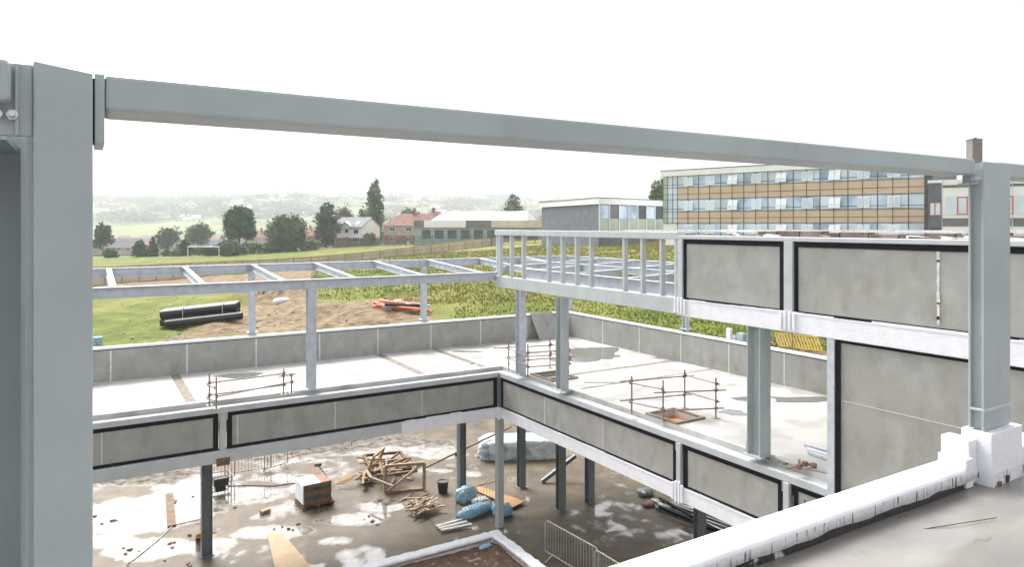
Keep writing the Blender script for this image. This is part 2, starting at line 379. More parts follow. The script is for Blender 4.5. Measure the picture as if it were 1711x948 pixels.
H1 = (12.0, 12.8, 12.2, 13.1)
H2 = (12.05, 12.85, 17.45, 18.5)
xs = sorted([XL, WX+.22, H1[0], H1[1], H2[0], H2[1], PXX]); ys = sorted([YR, H1[2], H1[3], H2[2], H2[3], WY+.22, PYY])
def keep(i, j):
    x = (xs[i]+xs[i+1])/2; y = (ys[j]+ys[j+1])/2
    if x < WX+.22 and y < WY+.22: return False
    for H in (H1, H2):
        if H[0] < x < H[1] and H[2] < y < H[3]: return False
    return True
cells(xs, ys, keep, 4.78, ZS).build('roof_slab', slabm, wing)
# opening rims and the orange lining seen through one
for H in (H1, H2):
    m = MB()
    m.box(H[0]-.09, H[1]+.09, H[3]+.01, H[3]+.09, ZS, ZS+.05); m.box(H[0]-.09, H[1]+.09, H[2]-.09, H[2]-.01, ZS, ZS+.05)
    m.box(H[0]-.09, H[0]-.01, H[2]-.01, H[3]+.01, ZS, ZS+.05); m.box(H[1]+.01, H[1]+.09, H[2]-.01, H[3]+.01, ZS, ZS+.05)
    m.build('opening_rim', stain, wing)
MB().box(H1[0]+.03, H1[1]-.03, H1[2]+.03, H1[3]-.03, 5.08, 5.12).build('opening_shutter', ochre2, wing)
MB().box(H2[0]+.03, H2[1]-.03, H2[2]+.03, H2[3]-.03, 4.62, 4.70).build('opening_shutter', woodd, wing)
# timber joint strips let into the screed
for px, py in ((306, 650), (675, 612), (770, 600)):
    x, y = gp(px, py, ZS); MB().box(x-.13, x+.13, WY+.4, PYY-.05, ZS-.01, ZS+.004).build('joint_strip', stain, wing)
for px, py, w_ in ((1040, 615, .10), (960, 652, .06)):
    x, y = gp(px, py, ZS); MB().box(WX+.5, PXX-.05, y-w_, y+w_, ZS-.01, ZS+.004).build('joint_strip', stain, wing)
# round holes, imitated by flat rings and discs toned like their inside
for px, py, r_ in ((1232, 675, .34), (1283, 669, .30), (791, 609, .14), (1180,590,.16)):
    x, y = gp(px, py, ZS); m = MB()
    m.prism([(x+r_*math.cos(a*math.pi/12), y+r_*math.sin(a*math.pi/12)) for a in range(24)], ZS-.02, ZS+.005)
    o = m.build('round_hole_ring', seam, wing)
    m = MB(); m.prism([(x+r_*.8*math.cos(a*math.pi/12), y+.03+r_*.8*math.sin(a*math.pi/12)) for a in range(24)], ZS-.02, ZS+.009); m.build('hole_disc', damp if r_ < .2 else galv, o)
# standing water on the roof
def blob(cx, cy, rx, ry, seed, nn=40):
    rs = random.Random(seed); ph = [rs.random()*6.28 for _ in range(4)]; pts = []
    for i in range(nn):
        t = i*2*math.pi/nn; k = 1+.18*math.sin(2*t+ph[0])+.12*math.sin(3*t+ph[1])+.08*math.sin(5*t+ph[2])+.04*math.sin(9*t+ph[3])
        a, b_ = rx*k*math.cos(t), ry*k*math.sin(t); pts.append((cx+SA*a+CA*b_, cy-CA*a+SA*b_))
    return pts
for i, (px, py, rx, ry) in enumerate(((400, 628, .75, .35), (985, 588, 1.05, 1.0), (1008, 597, .6, .4), (960, 600, .7, .8), (1330, 668, 1.6, .35), (1225, 690, .35, .25), (1130, 598, .8, .3), (780, 588, .5, .15), (1010, 640, .5, .12))):
    x, y = gp(px, py, ZS); pts = [(min(p[0], PXX-.06), min(p[1], PYY-.06)) for p in blob(x, y, rx, ry, i)]
    tag(MB().prism(pts, ZS-.004-i*.001, ZS+.005+i*.0008).build('puddle', damp), kind='structure')

def wallA(x0, x1, y=WY):       # panel with black tape frame facing the courtyard (-y)
    MB().box(x0, x1, y, y+.05, 4.0, 4.99).build('wall_panel', panel, wing)
    m = MB(); m.box(x0, x1, y-.012, y-.001, 4.885, 4.988); m.box(x0, x1, y-.012, y-.001, 4.004, 4.085)
    m.box(x0, x0+.13, y-.012, y-.001, 4.085, 4.885); m.box(x1-.13, x1, y-.012, y-.001, 4.085, 4.885); m.build('edge_tape', tape, wing)
def wallB(y0, y1, x=WX):
    MB().box(x, x+.05, y0, y1, 4.0, 4.99).build('wall_panel', panel, wing)
    m = MB(); m.box(x-.012, x-.001, y0, y1, 4.885, 4.988); m.box(x-.010, x-.001, y0, y1, 4.01, 4.06)
    m.box(x-.012, x-.001, y0, y0+.13, 4.06, 4.885); m.box(x-.012, x-.001, y1-.13, y1, 4.06, 4.885); m.build('edge_tape', tape, wing)
xp = xon(372, WY)
wallA(XL, xp-.11); wallA(xp+.11, WX-.11)
yp1, yp2, yp3 = yon(1137, WX), yon(1317, WX), yon(1391, WX)
wallB(yp1+.10, WY-.11); wallB(yp2+.10, yp1-.10); wallB(yp3+.12, yp2-.10)
for px in (170, 397, 560, 705):
    x = xon(px, WY); MB().box(x-.012, x+.012, WY-.006, WY-.001, 4.09, 4.91).build('panel_seam', seam, wing)
for px in (910, 1008):
    y = yon(px, WX); MB().box(WX-.006, WX-.001, y-.012, y+.012, 4.07, 4.91).build('panel_seam', seam, wing)
# edge beams
MB().box(XL, WX-.05, WY-.05, WY+.22, 4.995, 5.15).build('edge_beam', pale, wing, .012)
MB().box(WX-.05, WX+.22, yp3+.02, WY+.22, 4.995, 5.153).build('edge_beam', pale, wing, .012)
xw = xon(670, WY)
MB().box(XL, xw, WY-.07, WY+.20, 3.67, 3.995).build('base_beam', pale, wing, .012)
MB().box(xw, WX-.07, WY-.071, WY+.20, 3.668, 3.997).build('base_beam', white, wing, .012)
MB().box(WX-.07, WX+.20, yp3-6, WY+.20, 3.668, 3.997).build('base_beam', white, wing, .012)
# drip flaps of torn white paint/membrane along the beams (uneven edge)
yy = WY-.3
while yy > yp3:
    L_ = random.uniform(.35, 1.1); h_ = random.uniform(.01, .05)
    MB().box(WX-.078, WX-.0705, yy-L_+.002, yy, 3.98, 3.997+h_).build('membrane_flap', white, wing); yy -= L_
xx = xw+.1
while xx < WX-.6:
    L_ = random.uniform(.2, .6); MB().box(xx, xx+L_-.002, WY-.079, WY-.0715, 3.98, 3.997+random.uniform(.01, .06)).build('membrane_flap', white, wing); xx += L_
# posts between the panels with bracket plates at the beams
for x in (xp,):
    MB().box(x-.07, x+.07, WY-.075, WY+.1, 3.998, 4.992).build('panel_post', pale, wing, .006)
    for s_ in (-1, 1): MB().box(x+s_*.10-.012, x+s_*.10+.012, WY-.06, WY-.013, 4.80, 5.02).build('post_bracket', bolts, wing)
    MB().box(x-.17, x+.17, WY-.10, WY-.072, 3.60, 3.80).build('splice_plate', woodd, wing)
for y in (yp1, yp2):
    MB().box(WX-.075, WX+.1, y-.065, y+.065, 3.999, 4.992).build('panel_post', pale, wing, .006)
    for s_ in (-1, 1): MB().box(WX-.06, WX-.013, y+s_*.09-.012, y+s_*.09+.012, 4.80, 5.02).build('post_bracket', bolts, wing)
    m = MB()
    for k in (-.14, -.05, .05, .14): m.box(WX-.12, WX-.072, y+k-.03, y+k+.03, 3.62+abs(k)*.3, 4.14-abs(k)*.5)
    m.build('bolted_splice', white, wing, .008)
MB().box(WX-.10, WX+.02, WY-.10, WY+.02, 4.0, 5.10).build('corner_post', darkst, wing, .006)
m = MB()
for k in (-.11, 0, .11): m.box(WX-.13+k*.3, WX-.08, WY-.12+k, WY-.05+k, 3.62, 4.02)
m.build('bolted_splice', white, wing, .008)
# far parapets: boards, white joints, coping
sx = [XL]+[xon(p, PYY) for p in (185, 312.5, 428, 534, 631.5, 720, 803, 880)]+[PXX]
for a, b_ in zip(sx[:-1], sx[1:]): MB().box(a+.02, b_-.02, PYY, PYY+.12, ZS+.001, 6.22).build('parapet_panel', panel, wing)
for a in sx[1:-1]: MB().box(a-.022, a+.022, PYY-.006, PYY+.1, ZS+.002, 6.215).build('parapet_joint', seam, wing)
sy = [PYY]+[yon(p, PXX) for p in (1007, 1068, 1137.6, 1218, 1310.5, 1420)]+[YR]
for a, b_ in zip(sy[:-1], sy[1:]): MB().box(PXX, PXX+.12, b_+.02, a-.02, ZS+.001, 6.22).build('parapet_panel', panel, wing)
for a in sy[1:-1]: MB().box(PXX-.006, PXX+.1, a-.022, a+.022, ZS+.002, 6.215).build('parapet_joint', seam, wing)
MB().box(XL, PXX+.2, PYY+.0, PYY+.2, 6.25, 6.32).build('coping', white, wing, .01)
MB().box(PXX+.0, PXX+.2, YR, PYY-.002, 6.25, 6.318).build('coping', white, wing, .01)
m = MB(); m.box(XL, PXX, PYY+.01, PYY+.15, 6.221, 6.249); m.box(PXX+.01, PXX+.15, YR, PYY, 6.221, 6.248); m.build('coping_dark_line', tape, wing)  # black strip running directly below the coping
# walls outside below the parapet stand clear; columns under the slab
def hcol(name, x, y, z0, z1, w, m_, parent, rot=0, t=.018):
    mb = MB(); up = (math.cos(rot), math.sin(rot), 0)
    a = w/2; q = [(-a,-a),(a,-a),(a,-a+t),(t/2,-a+t),(t/2,a-t),(a,a-t),(a,a),(-a,a),(-a,a-t),(-t/2,a-t),(-t/2,-a+t),(-a,-a+t)]
    c_, s_ = math.cos(rot), math.sin(rot); q = [(x+u*c_-v*s_, y+u*s_+v*c_) for u, v in q]; mb.prism(q, z0, z1)
    o = mb.build(name, m_, parent); return o
for px, py, w_ in ((345, 928, .30), (771, 827, .26), (871, 815, .25), (937, 853, .26)):
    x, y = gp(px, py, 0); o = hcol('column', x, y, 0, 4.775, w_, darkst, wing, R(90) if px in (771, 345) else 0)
    MB().box(x-.2, x+.2, y-.2, y+.2, .001, .025).build('base_plate', darkst, o)
o = MB().box(WX-.10, WX+.12, WY-.08, WY+.14, 0, 3.665).build('column', steel, wing, .01)
for x, y in ((WX+.1, 14.8), (WX+.1, 8.6), (15.5, 14.8), (15.5, 8.6), (15.5, 20.1), (-3, 22.8), (-9, 22.8), (-3, 20.1), (-9, 20.1), (6.2, 20.1)):
    if (x, y) in ((6.2, 20.1), (-3, 20.1), (WX+.1, 14.8)): continue
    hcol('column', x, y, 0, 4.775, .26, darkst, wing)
for y in (16.5, 12.5, 8.5):
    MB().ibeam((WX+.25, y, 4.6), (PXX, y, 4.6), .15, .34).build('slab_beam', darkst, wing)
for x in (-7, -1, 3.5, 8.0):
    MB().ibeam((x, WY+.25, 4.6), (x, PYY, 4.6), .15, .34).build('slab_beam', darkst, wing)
MB().ibeam((XL, PYY+.0, 4.45), (PXX, PYY+.0, 4.45), .15, .6).build('slab_beam', steel, wing)
MB().ibeam((PXX, YR, 4.45), (PXX, PYY-.1, 4.45), .15, .6).build('slab_beam', steel, wing)
# brace
a = gp(905, 806, 0); b_ = gp(962, 765, 0)

# ------------------------------------------------------------------ OPEN ROOF STEEL above the wing
fr = thing('roof_steel_frame', (5.4, 19.9, ZS), 'open grey steel roof frame of I-beams on thin columns above the white flat roof', 'steel frame')
YF, YB, ZF, ZB = 20.25, 24.62, 8.45, 8.70
XE = 17.75
MB().ibeam((XL, YF, ZF-.14), (WX+.1, YF, ZF-.14), .17, .28).build('front_beam', galv, fr)
MB().ibeam((XL, YB, ZB-.14), (XE, YB, ZB-.14), .17, .28).build('rear_beam', galv, fr)
for pf_, pb in ((212, 181.6), (373, 308), (518, 422), (649, 526.6), (766, 626.6), (862, 715), (944, 801), (None, 875)):
    x = xon(pb, YB)
    MB().ibeam((x, YF+.02, ZF-.11), (x, YB-.02, ZB-.11), .14, .21).build('cross_beam', galv, fr)
MB().ibeam((XE, YB-.1, ZB-.14), (XE, 4.0, ZB-.14), .17, .28).build('side_beam', galv, fr)
MB().ibeam((WX+1.05, YF-.1, ZF-.08), (WX+1.05, 9.0, ZF-.08), .17, .34).build('side_beam', galv, fr)
MB().ibeam((15.3, YB-.1, 8.50), (15.3, 9.0, 8.50), .14, .22).build('side_beam', galv, fr)
for y in (22.4, 20.3, 18.0, 15.6, 13.2):
    MB().ibeam((WX+1.15, y, 8.36), (XE-.1, y, 8.56), .13, .2).build('cross_beam', galv, fr)
# columns on the roof
def roofcol(px, y, z0, z1, w_=.2, flange=False, X_=None):
    x = xon(px, y) if X_ is None else X_
    o = hcol('column', x, y, z0, z1, w_, galv, fr, 0, .014)
    MB().box(x-w_*.75, x+w_*.75, y-w_*.75, y+w_*.75, z0+.001, z0+.022).build('base_plate', galv, o)
    if flange: MB().box(x-w_*.85, x+w_*.85, y-w_*.85, y+w_*.85, z0+.30, z0+.33).build('splice_plate', galv, o)
    MB().box(x-w_*.55-.09, x-w_*.55-.07, y-.08, y-.05, z1-.0, z1+.24).build('stiffener', galv, o)
    MB().box(x+w_*.55+.07, x+w_*.55+.09, y-.08, y-.05, z1-.0, z1+.24).build('stiffener', galv, o)
    return o
roofcol(520, YF, ZS, ZF-.285, .24)
roofcol(421, YB, 6.1, ZB-.285, .19, True)
roofcol(708, YB, 6.1, ZB-.285, .19, True)
roofcol(951, YB, 6.1, ZB-.285, .19, True)
y = yon(1146, XE); roofcol(0, y, 6.1, ZB-.285, .19, True, XE)
y = yon(-30, XE)
x, y = gp(870, 627, ZS); roofcol(0, y, ZS, 7.97, .24, False, x)

# ------------------------------------------------------------------ UPPER STOREY WALL (plane x = WX)
up = thing('upper_storey', (WX, yp3, ZS), 'unfinished grey board upper storey with white base beam and open stud bay at its end', 'building')
yE = yon(829, WX)      # end over the courtyard corner
yS = yon(1132, WX)     # studs end, boards start
MB().box(WX-.06, WX+.20, yS-.02, yE, 7.96, 8.33).build('stud_base_beam', pale, up, .012)
MB().box(WX-.07, WX+.20, -3, yS-.02, 7.93, 8.305).build('white_base_beam', white, up, .012)
MB().box(WX-.05, WX+.18, yS-.04, yE+.03, 9.68, 9.85).build('top_rail', pale, up, .01)
MB().box(WX-.05, WX+.18, -3, yS-.04, 9.69, 9.775).build('top_rail', pale, up, .01)
MB().box(WX-.09, WX-.055, yE-.35, yE+.05, 8.335, 8.36).build('end_cleat', white, up)
for px in (835.5, 854, 874, 916, 939, 963, 987, 1043, 1073, 1105, 1130):
    y = yon(px, WX); w_ = .075
    MB().box(WX-.03, WX+.10, y-w_/2, y+w_/2, 8.331, 9.679).build('stud', pale, up, .004)
m = MB(); m.box(WX+.02, WX+.12, yE-.02, yE+.03, 8.331, 9.679); m.build('stud', galv, up)
def wallU(y0, y1, z0, z1, t0=.10, tb=.045):
    MB().box(WX, WX+.06, y0, y1, z0, z1).build('wall_panel', panel, up)
    m = MB(); m.box(WX-.012, WX-.001, y0, y1, z1-t0, z1-.001); m.box(WX-.010, WX-.001, y0, y1, z0, z0+tb)
    m.box(WX-.012, WX-.001, y0, y0+.12, z0+tb, z1-t0); m.box(WX-.012, WX-.001, y1-.08, y1, z0+tb, z1-t0); m.build('edge_tape', tape, up)
ya = yon(1143, WX); yb = yon(1312, WX); yc = yon(1328, WX)
wallU(yb, ya, 8.31, 9.685); wallU(-3, yc, 8.31, 9.685)
MB().box(WX-.06, WX+.1, yc+.01, yb-.01, 8.306, 9.688).build('panel_post', pale, up, .006)
MB().box(WX-.05, WX+.1, ya+.01, yS-.04, 8.306, 9.688).build('panel_post', pale, up, .006)
for px in (1568,):
    y = yon(px, WX); m = MB(); m.box(WX-.006, WX-.001, y-.02, y+.02, 8.4, 9.6)
    for k in range(16):
        z_ = random.uniform(8.42, 9.55); w_ = random.uniform(.012, .035); m.box(WX-.011, WX-.0065, y-w_, y+w_, z_, z_+random.uniform(.02, .07))
    m.build('panel_seam', seam, up)
# torn upper edge of the white paint
yy = yS
while yy > 2:
    L_ = random.uniform(.35, .9); MB().box(WX-.078, WX-.0705, yy-L_+.002, yy, 8.29, 8.305+random.uniform(.0, .05)).build('membrane_flap', white, up); yy -= L_
for yq in (ya+.05, (yb+yc)/2):
    m = MB()
    for k in (-.16, -.06, .04, .14): m.box(WX-.115, WX-.072, yq+k-.025, yq+k+.025, 7.98, 8.36-abs(k)*.3)
    m.build('bolted_splice', white, up, .008)
# lower boards below the white beam
yl0, yl1, yl2 = yon(1385, WX), yon(1397, WX), yon(1405, WX)
MB().box(WX-.06, WX+.18, yl1, yl0, 3.999, 7.925).build('end_column', galv, up, .006)
MB().box(WX-.03, WX+.1, yl2, yl1, 3.999, 7.90).build('edge_tape', tape, up)
MB().box(WX, WX+.06, -3, yl2, 3.999, 7.929).build('wall_panel', panel, up)
MB().box(WX-.010, WX-.001, -3, yl2, 7.87, 7.925).build('edge_tape', tape, up)
m = MB(); m.box(WX-.005, WX-.001, -3, yl2-.02, 6.82, 6.832); m.build('panel_seam', seam, up)
x, y = gp(1265, 762, ZS)
for px, py, w_ in ((937, 652, .27), (1265, 762, .33)):
    x, y = gp(px, py, ZS)
    o = hcol('column', x+.05, y, ZS, 7.93, w_, steel, up, 0, .02)
    MB().box(x-.17, x+.27, y-.22, y+.22, ZS+.001, ZS+.025).build('base_plate', steel, o)
# soffit and roof deck behind
MB().box(WX+.19, XE-.3, -3, yS, 9.45, 9.69).build('roof_deck', slabm, up)
MB().box(WX+.21, WX+2.6, -3, yl0-.3, 7.95, 8.25).build('floor_slab', darkst, up)
rs = random.Random(5)
# stacks of bricks and offcuts lying along the roof deck
m = MB(); y = yS-.3; k = 0
yy = 10.2
while yy > -2.5:
    L_ = rs.uniform(.35, .6); h_ = rs.uniform(.13, .19)
    mb = MB().box(WX+.75, WX+.97, yy-L_+.02, yy, 9.691, 9.70+h_)
    single('block', mb, blockm, 'dark weathered block in the long row along the edge of the upper roof', 'block', 'dark blocks along the upper roof edge', .008)
    yy -= L_
for k in range(26):
    yy = rs.uniform(2, 14.5); xx = WX+rs.uniform(.25, .65); L_ = rs.uniform(.15, .5); a_ = rs.uniform(1.2, 1.9)
    mb = MB().bar((xx, yy, 9.78), (xx+L_*math.cos(a_), yy+L_*math.sin(a_), 9.79+rs.uniform(-.01,.02)), rs.uniform(.05, .11), rs.uniform(.02, .045))
    single('board_offcut', mb, [stain, blockm, seam, white][k % 4], 'small broken offcut lying on the edge of the upper roof', 'offcut', 'offcuts scattered along the upper roof edge')
mb = MB().bar((WX+1.35, 15.2, 9.86), (WX+1.35, 4.0, 9.90), .16, .05)
single('long_batten', mb, seam, 'long pale batten lying along the upper roof beside the dark blocks', 'batten')

# ------------------------------------------------------------------ NEAR ROOF with white kerb, and the wall below it
nr = thing('near_roof', (4, 1, 8.65), 'near flat roof of beige grey membrane with thick white painted kerb', 'roof')
gxr = np.linspace(-3, 10.5, 130); gyr = np.linspace(-4, 1.868, 60); Xr, Yr = np.meshgrid(gxr, gyr)
Zr = 8.60+.05*np.clip((Yr-1.2)/.5, 0, 1)**2+(fbm(Xr*1.1, Yr*1.1)-.5)*.03+.05*np.exp(-((Yr-1.42-.02*Xr)/.10)**2)
k0 = (np.arange(59)[:,None]*130+np.arange(129)[None]).ravel()
mb = MB(); mb.v = [tuple(p) for p in np.stack([Xr.ravel(), Yr.ravel(), Zr.ravel()], 1).tolist()]; mb.f = [(int(q), int(q+1), int(q+131), int(q+130)) for q in k0]
mb.build('membrane', membr, nr, smooth=True)
m = MB()
prev = None
for i in range(60):      # slightly uneven kerb bar with rounded shoulders
    x0 = -3+i*(6.93/60); 
kw = lambda i: 1.850+.012*(float(fbm(np.array(i*.11), np.array(5.5), 4))-.5)
kb = MB(); n_ = 160; prof_ = []
for i in range(n_+1):
    x = -3+i*6.96/n_; w1 = kw(i); z1 = 8.757+.3*(kw(i+70)-1.85); zb = 8.700
    kb.v += [(x, w1+.004, zb), (x, w1, z1-.02), (x, w1+.016, z1-.004), (x, w1+.035, z1), (x, 1.98, z1+.002), (x, 2.0, z1-.006), (x, 2.004, 8.45)]
for i in range(n_):
    for k in range(6): kb.f.append((i*7+k, i*7+k+1, (i+1)*7+k+1, (i+1)*7+k))
kb.f.append(tuple(range(7))); kb.f.append(tuple(n_*7+k for k in range(7)))
o = kb.build('kerb', white, nr, smooth=True)
fc = MB()
for i in range(n_+1):
    x = -3+i*6.96/n_; z1 = 8.736; zb = 8.690+.026*(float(fbm(np.array(i*.35), np.array(2.2), 5))-.5)
    fc.v += [(x, kw(i)-.0025, z1), (x, kw(i)-.004, zb), (x, 1.86, zb-.001)]
for i in range(n_):
    for k in range(2): fc.f.append((i*3+k, i*3+k+1, (i+1)*3+k+1, (i+1)*3+k))
fc.build('kerb_drips', drips, nr, smooth=True)
MB().box(-3, 3.93, 1.858, 1.98, 8.60, 8.705).build('kerb_flashing', flash, nr)
MB().box(-3, 10.5, -4, 1.86, 8.2, 8.52).build('roof_deck', darkst, nr)
MB().box(-3, WX-.1, 2.006, 2.25, 0, 8.44).build('outer_wall', panel, nr)
MB().box(4.4, 10.5, 1.87, 2.0, 8.60, 8.757).build('kerb', white, nr, .01)
# seams and creases in the membrane
a1, a2 = gp(1487, 892, 8.645), gp(1665, 865, 8.66)
m = MB(); m.bar((*a1, 8.640), (*a2, 8.657), .0035, .002); m.build('membrane_seam', tape, nr)
single('tar_scrap', MB().bar((*gp(1665, 923, 8.62), 8.622), (*gp(1678, 928, 8.62), 8.622), .012, .006), blackp, 'small black scrap of tar lying on the near membrane roof', 'scrap')

# ------------------------------------------------------------------ NEAR STEEL PORTAL
pf_ = thing('steel_portal', (3.98, 1.85, 8.65), 'large grey steel box beam spanning between two near columns across the whole view', 'steel frame')
m = MB(); m.add([(-.100,1.85,7.0),(.012,1.85,7.0),(.012,2.0,7.0),(-.100,2.0,7.0),(-.100,1.85,10.362),(.012,1.85,10.346),(.012,2.0,10.346),(-.100,2.0,10.362)],
    [(0,3,2,1),(4,5,6,7),(0,1,5,4),(1,2,6,5),(2,3,7,6),(3,0,4,7)])
lc = m.build('column', steel, pf_, .004)
# second member behind-left: channel with lit flange, bolted plate, web set deep to shade the recess
m = MB(); m.box(-.75, -.120, 2.42, 2.435, 7.0, 10.34); m.build('web_plate', steel, pf_)
MB().box(-.135, -.1195, 2.05, 2.42, 7.0, 10.34).build('recess_shade_side', steel, pf_); MB().box(-.75, -.16, 2.0, 2.41, 10.20, 10.215).build('recess_shade_cap', steel, pf_)  # side plate and cap added to keep light out of the recess
MB().box(-.78, -.755, 1.86, 2.42, 7.0, 10.34).build('inner_flange', steel, pf_)  # flange outside the view, added to shade the recess
m = MB(); m.box(-.117, -.1005, 1.90, 2.04, 7.0, 10.20); m.build('inner_flange', steel, pf_, .003)
m = MB(); m.box(-.62, -.1005, 1.862, 1.878, 10.195, 10.355); m.build('bolted_plate', steel, pf_, .004)
m = MB(); m.box(-.62, -.1385, 1.80, 1.861, 10.262, 10.352); m.build('stub_beam', steel, pf_, .012)
m = MB(); m.box(-.1335, -.126, 1.853, 1.8615, 10.196, 10.353); m.build('plate_lip', steel, pf_, .002)
m = MB(); bx_, bz = xon(20, 1.84), 10+(377-194)*1.53/F
def hexy(m, x, y0, y1, z, r_):
    p = [(x+r_*math.cos(i*math.pi/3), z+r_*math.sin(i*math.pi/3)) for i in range(6)]
    m.add([(a_, y0, c_) for a_, c_ in p]+[(a_, y1, c_) for a_, c_ in p], [(i, (i+1) % 6, (i+1) % 6+6, i+6) for i in range(6)]+[tuple(range(6)), tuple(range(6, 12))])
bo = MB(); hexy(bo, bx_, 1.846, 1.8615, bz, .0125); bo.tube((bx_, 1.828, bz), (bx_, 1.85, bz), .0065, 12); bo.build('bolt', bolts, pf_, .001)
bo = MB(); hexy(bo, bx_-.028, 1.846, 1.8615, bz, .0125); bo.build('bolt', bolts, pf_, .001)
MB().box(.0155, .0355, 1.866, 2.05, 10.19, 10.3495).build('end_plate', steel, pf_, .002)
MB().box(.012, .0155, 1.88, 2.03, 10.20, 10.34).build('dark_gap_strip', tape, pf_)  # black strip stands in for the dark gap beside the end plate
MB().box(.036, 3.978, 1.87, 2.046, 10.268, 10.3495).build('beam', steel, pf_, .009)
# right column: H section
cxl, cxr = 3.98, 4.262
MB().box(cxl, cxr, 1.83, 1.842, 8.93, 10.333).build('column', steel, pf_, .002)
m = MB(); m.box(cxl+.028, cxl+.04, 1.842, 1.895, 8.93, 10.33); m.build('column_web', steel, pf_)
m = MB(); m.box(cxl, cxr, 1.895, 1.906, 8.93, 10.26); m.build('column_flange', steel, pf_, .002)
MB().box(cxr+.001, 7.2, 1.88, 2.046, 10.266, 10.348).build('beam', steel, pf_, .009)
MB().box(cxl-.0005, cxr+.004, 1.826, 1.90, 9.03, 9.042).build('splice_plate', galv, pf_, .002)
MB().box(cxl-.055, cxl-.001, 1.855, 1.93, 10.215, 10.222).build('bracket_plate', steel, pf_, .001)
MB().box(cxl-.012, cxl-.001, 1.855, 1.93, 10.222, 10.267).build('bracket_plate', steel, pf_, .001)
bo = MB()
for q in (0, .035): bo.tube((cxl-.045+q, 1.845, 10.243), (cxl-.045+q, 1.868, 10.243), .0105, 6); bo.tube((cxl-.045+q, 1.838, 10.243), (cxl-.045+q, 1.846, 10.243), .006, 8)
bo.build('bolt', bolts, pf_, .001)
MB().box(cxl-.004, cxr+.045, 1.79, 1.94, 8.60, 8.925).build('base_casing', white, pf_, .006)
m = MB(); m.box(cxl-.004, cxl+.30, 1.786, 1.7895, 8.61, 8.72); m.build('casing_drips', drips, pf_)
MB().box(cxl-.09, cxl-.005, 1.86, 2.00, 8.66, 8.885).build('base_step', white, pf_, .006)
MB().box(cxl-.14, cxl-.07, 1.845, 1.99, 8.65, 8.80).build('base_step', white, pf_, .006)
MB().box(cxr+.05, cxr+.16, 1.86, 1.98, 8.66, 8.74).build('base_step', white, pf_, .004)
MB().box(cxl+.0, cxl+.008, 1.80, 1.90, 8.60, 8.61).build('base_plate', tape, pf_)
rs = random.Random(3)
for k, (px, py) in enumerate(((1667, 800), (1655, 806))):
    x, y = gp(px, py, 8.66); single('rubble_lump', MB().box(x-.012, x+.012, y-.05, y-.02, 8.655, 8.69-k*.015), blackp if k == 0 else woodd,
        ['black plastic plug standing at the foot of the near right column', 'rusty lump beside the black plug at the foot of the near right column'][k], ['plug', 'rubble'][k])

# ------------------------------------------------------------------ SCAFFOLD GUARDS on the roof
def scaffold(label, posts, rails, h):
    """posts: base points; rails: (i, j, height, overshoot)"""
    t = thing('scaffold_guardrail', (posts[0][0], posts[0][1], ZS), label, 'guardrail', 'scaffold tube guardrails on the white roof')
    for (x, y), hh in zip(posts, h):
        p = MB().tube((x, y, ZS+.012), (x, y, ZS+hh), .021, 10).build('post', rust, t, smooth=False)
        MB().box(x-.075, x+.075, y-.075, y+.075, ZS+.001, ZS+.012).build('foot_plate', rust, p)
    for i, j, z, ov in rails:
        a = Vector((*posts[i], ZS+z)); b_ = Vector((*posts[j], ZS+z)); d_ = (b_-a).normalized(); s_ = d_.cross(Vector((0,0,1)))*.045
        MB().tube(a-d_*ov+s_, b_+d_*ov+s_, .019, 10).build('rail', rust, t)
        for q in (a, b_):
            c = q+s_*.5; MB().box(c.x-.034, c.x+.034, c.y-.034, c.y+.034, c.z-.038, c.z+.038).build('coupler', rusty, t, .012)
    return t
P = [gp(1055.5, 692, ZS), gp(1108, 704, ZS), gp(1196, 700, ZS), gp(1144, 683, ZS)]
scaffold('square scaffold tube guardrail round the opening with the orange shutter', P,
    [(0,1,.78,.05),(0,1,.30,.05),(1,2,.70,.25),(1,2,.26,.2),(2,3,.85,.08),(2,3,.42,.08),(3,0,.82,.3),(3,0,.34,.3)], [.95,.98,1.0,1.0])
P = [gp(350, 678, ZS), gp(361.5, 684, ZS), gp(487, 658, ZS), gp(474, 660, ZS)]
scaffold('low scaffold tube guardrail standing behind the front roof edge, left of the tall column', P,
    [(0,3,.60,.02),(0,3,.28,.06),(1,2,.33,.05),(0,1,.55,.1),(0,1,.2,.1),(2,3,.52,.12)], [.86,.82,.55,.72])
P = [gp(850, 620, ZS), gp(882, 633, ZS), gp(950, 627, ZS), gp(919, 616, ZS)]
scaffold('scaffold tube guardrail round the timber rimmed opening behind the two grey columns', P,
    [(0,1,.72,.2),(0,1,.42,.1),(1,2,.80,.1),(1,2,.36,.1),(2,3,.8,.1),(2,3,.5,.1),(3,0,.75,.5),(3,0,.42,.1),(1,2,.58,.2)], [1.0,1.05,1.05,1.0])
# leaning board, boards, offcuts and clips on the roof
x0, x1 = xon(886, PYY), xon(922, PYY)
m = MB(); m.add([(x0+.15, PYY-.50, ZS+.01),(x1+.25, PYY-.50, ZS+.01),(x1+.02, PYY-.03, ZS+1.05),(x0-.02, PYY-.03, ZS+1.05),
                 (x0+.15, PYY-.46, ZS+.01),(x1+.25, PYY-.46, ZS+.01),(x1+.02, PYY-.005, ZS+1.07),(x0-.02, PYY-.005, ZS+1.07)],
                 [(0,1,2,3),(4,7,6,5),(0,4,5,1),(1,5,6,2),(2,6,7,3),(3,7,4,0)])
single('loose_board', m, panel, 'loose grey cement board leaning against the far parapet behind the column', 'board')
x, y = gp(1250, 757, ZS); m = MB().bar((x, y, ZS+.02), (x+.16, y+.02, ZS+1.0), .10, .03)
single('leaning_plank', m, wood, 'narrow timber plank leaning on the thick grey column on the roof', 'plank')
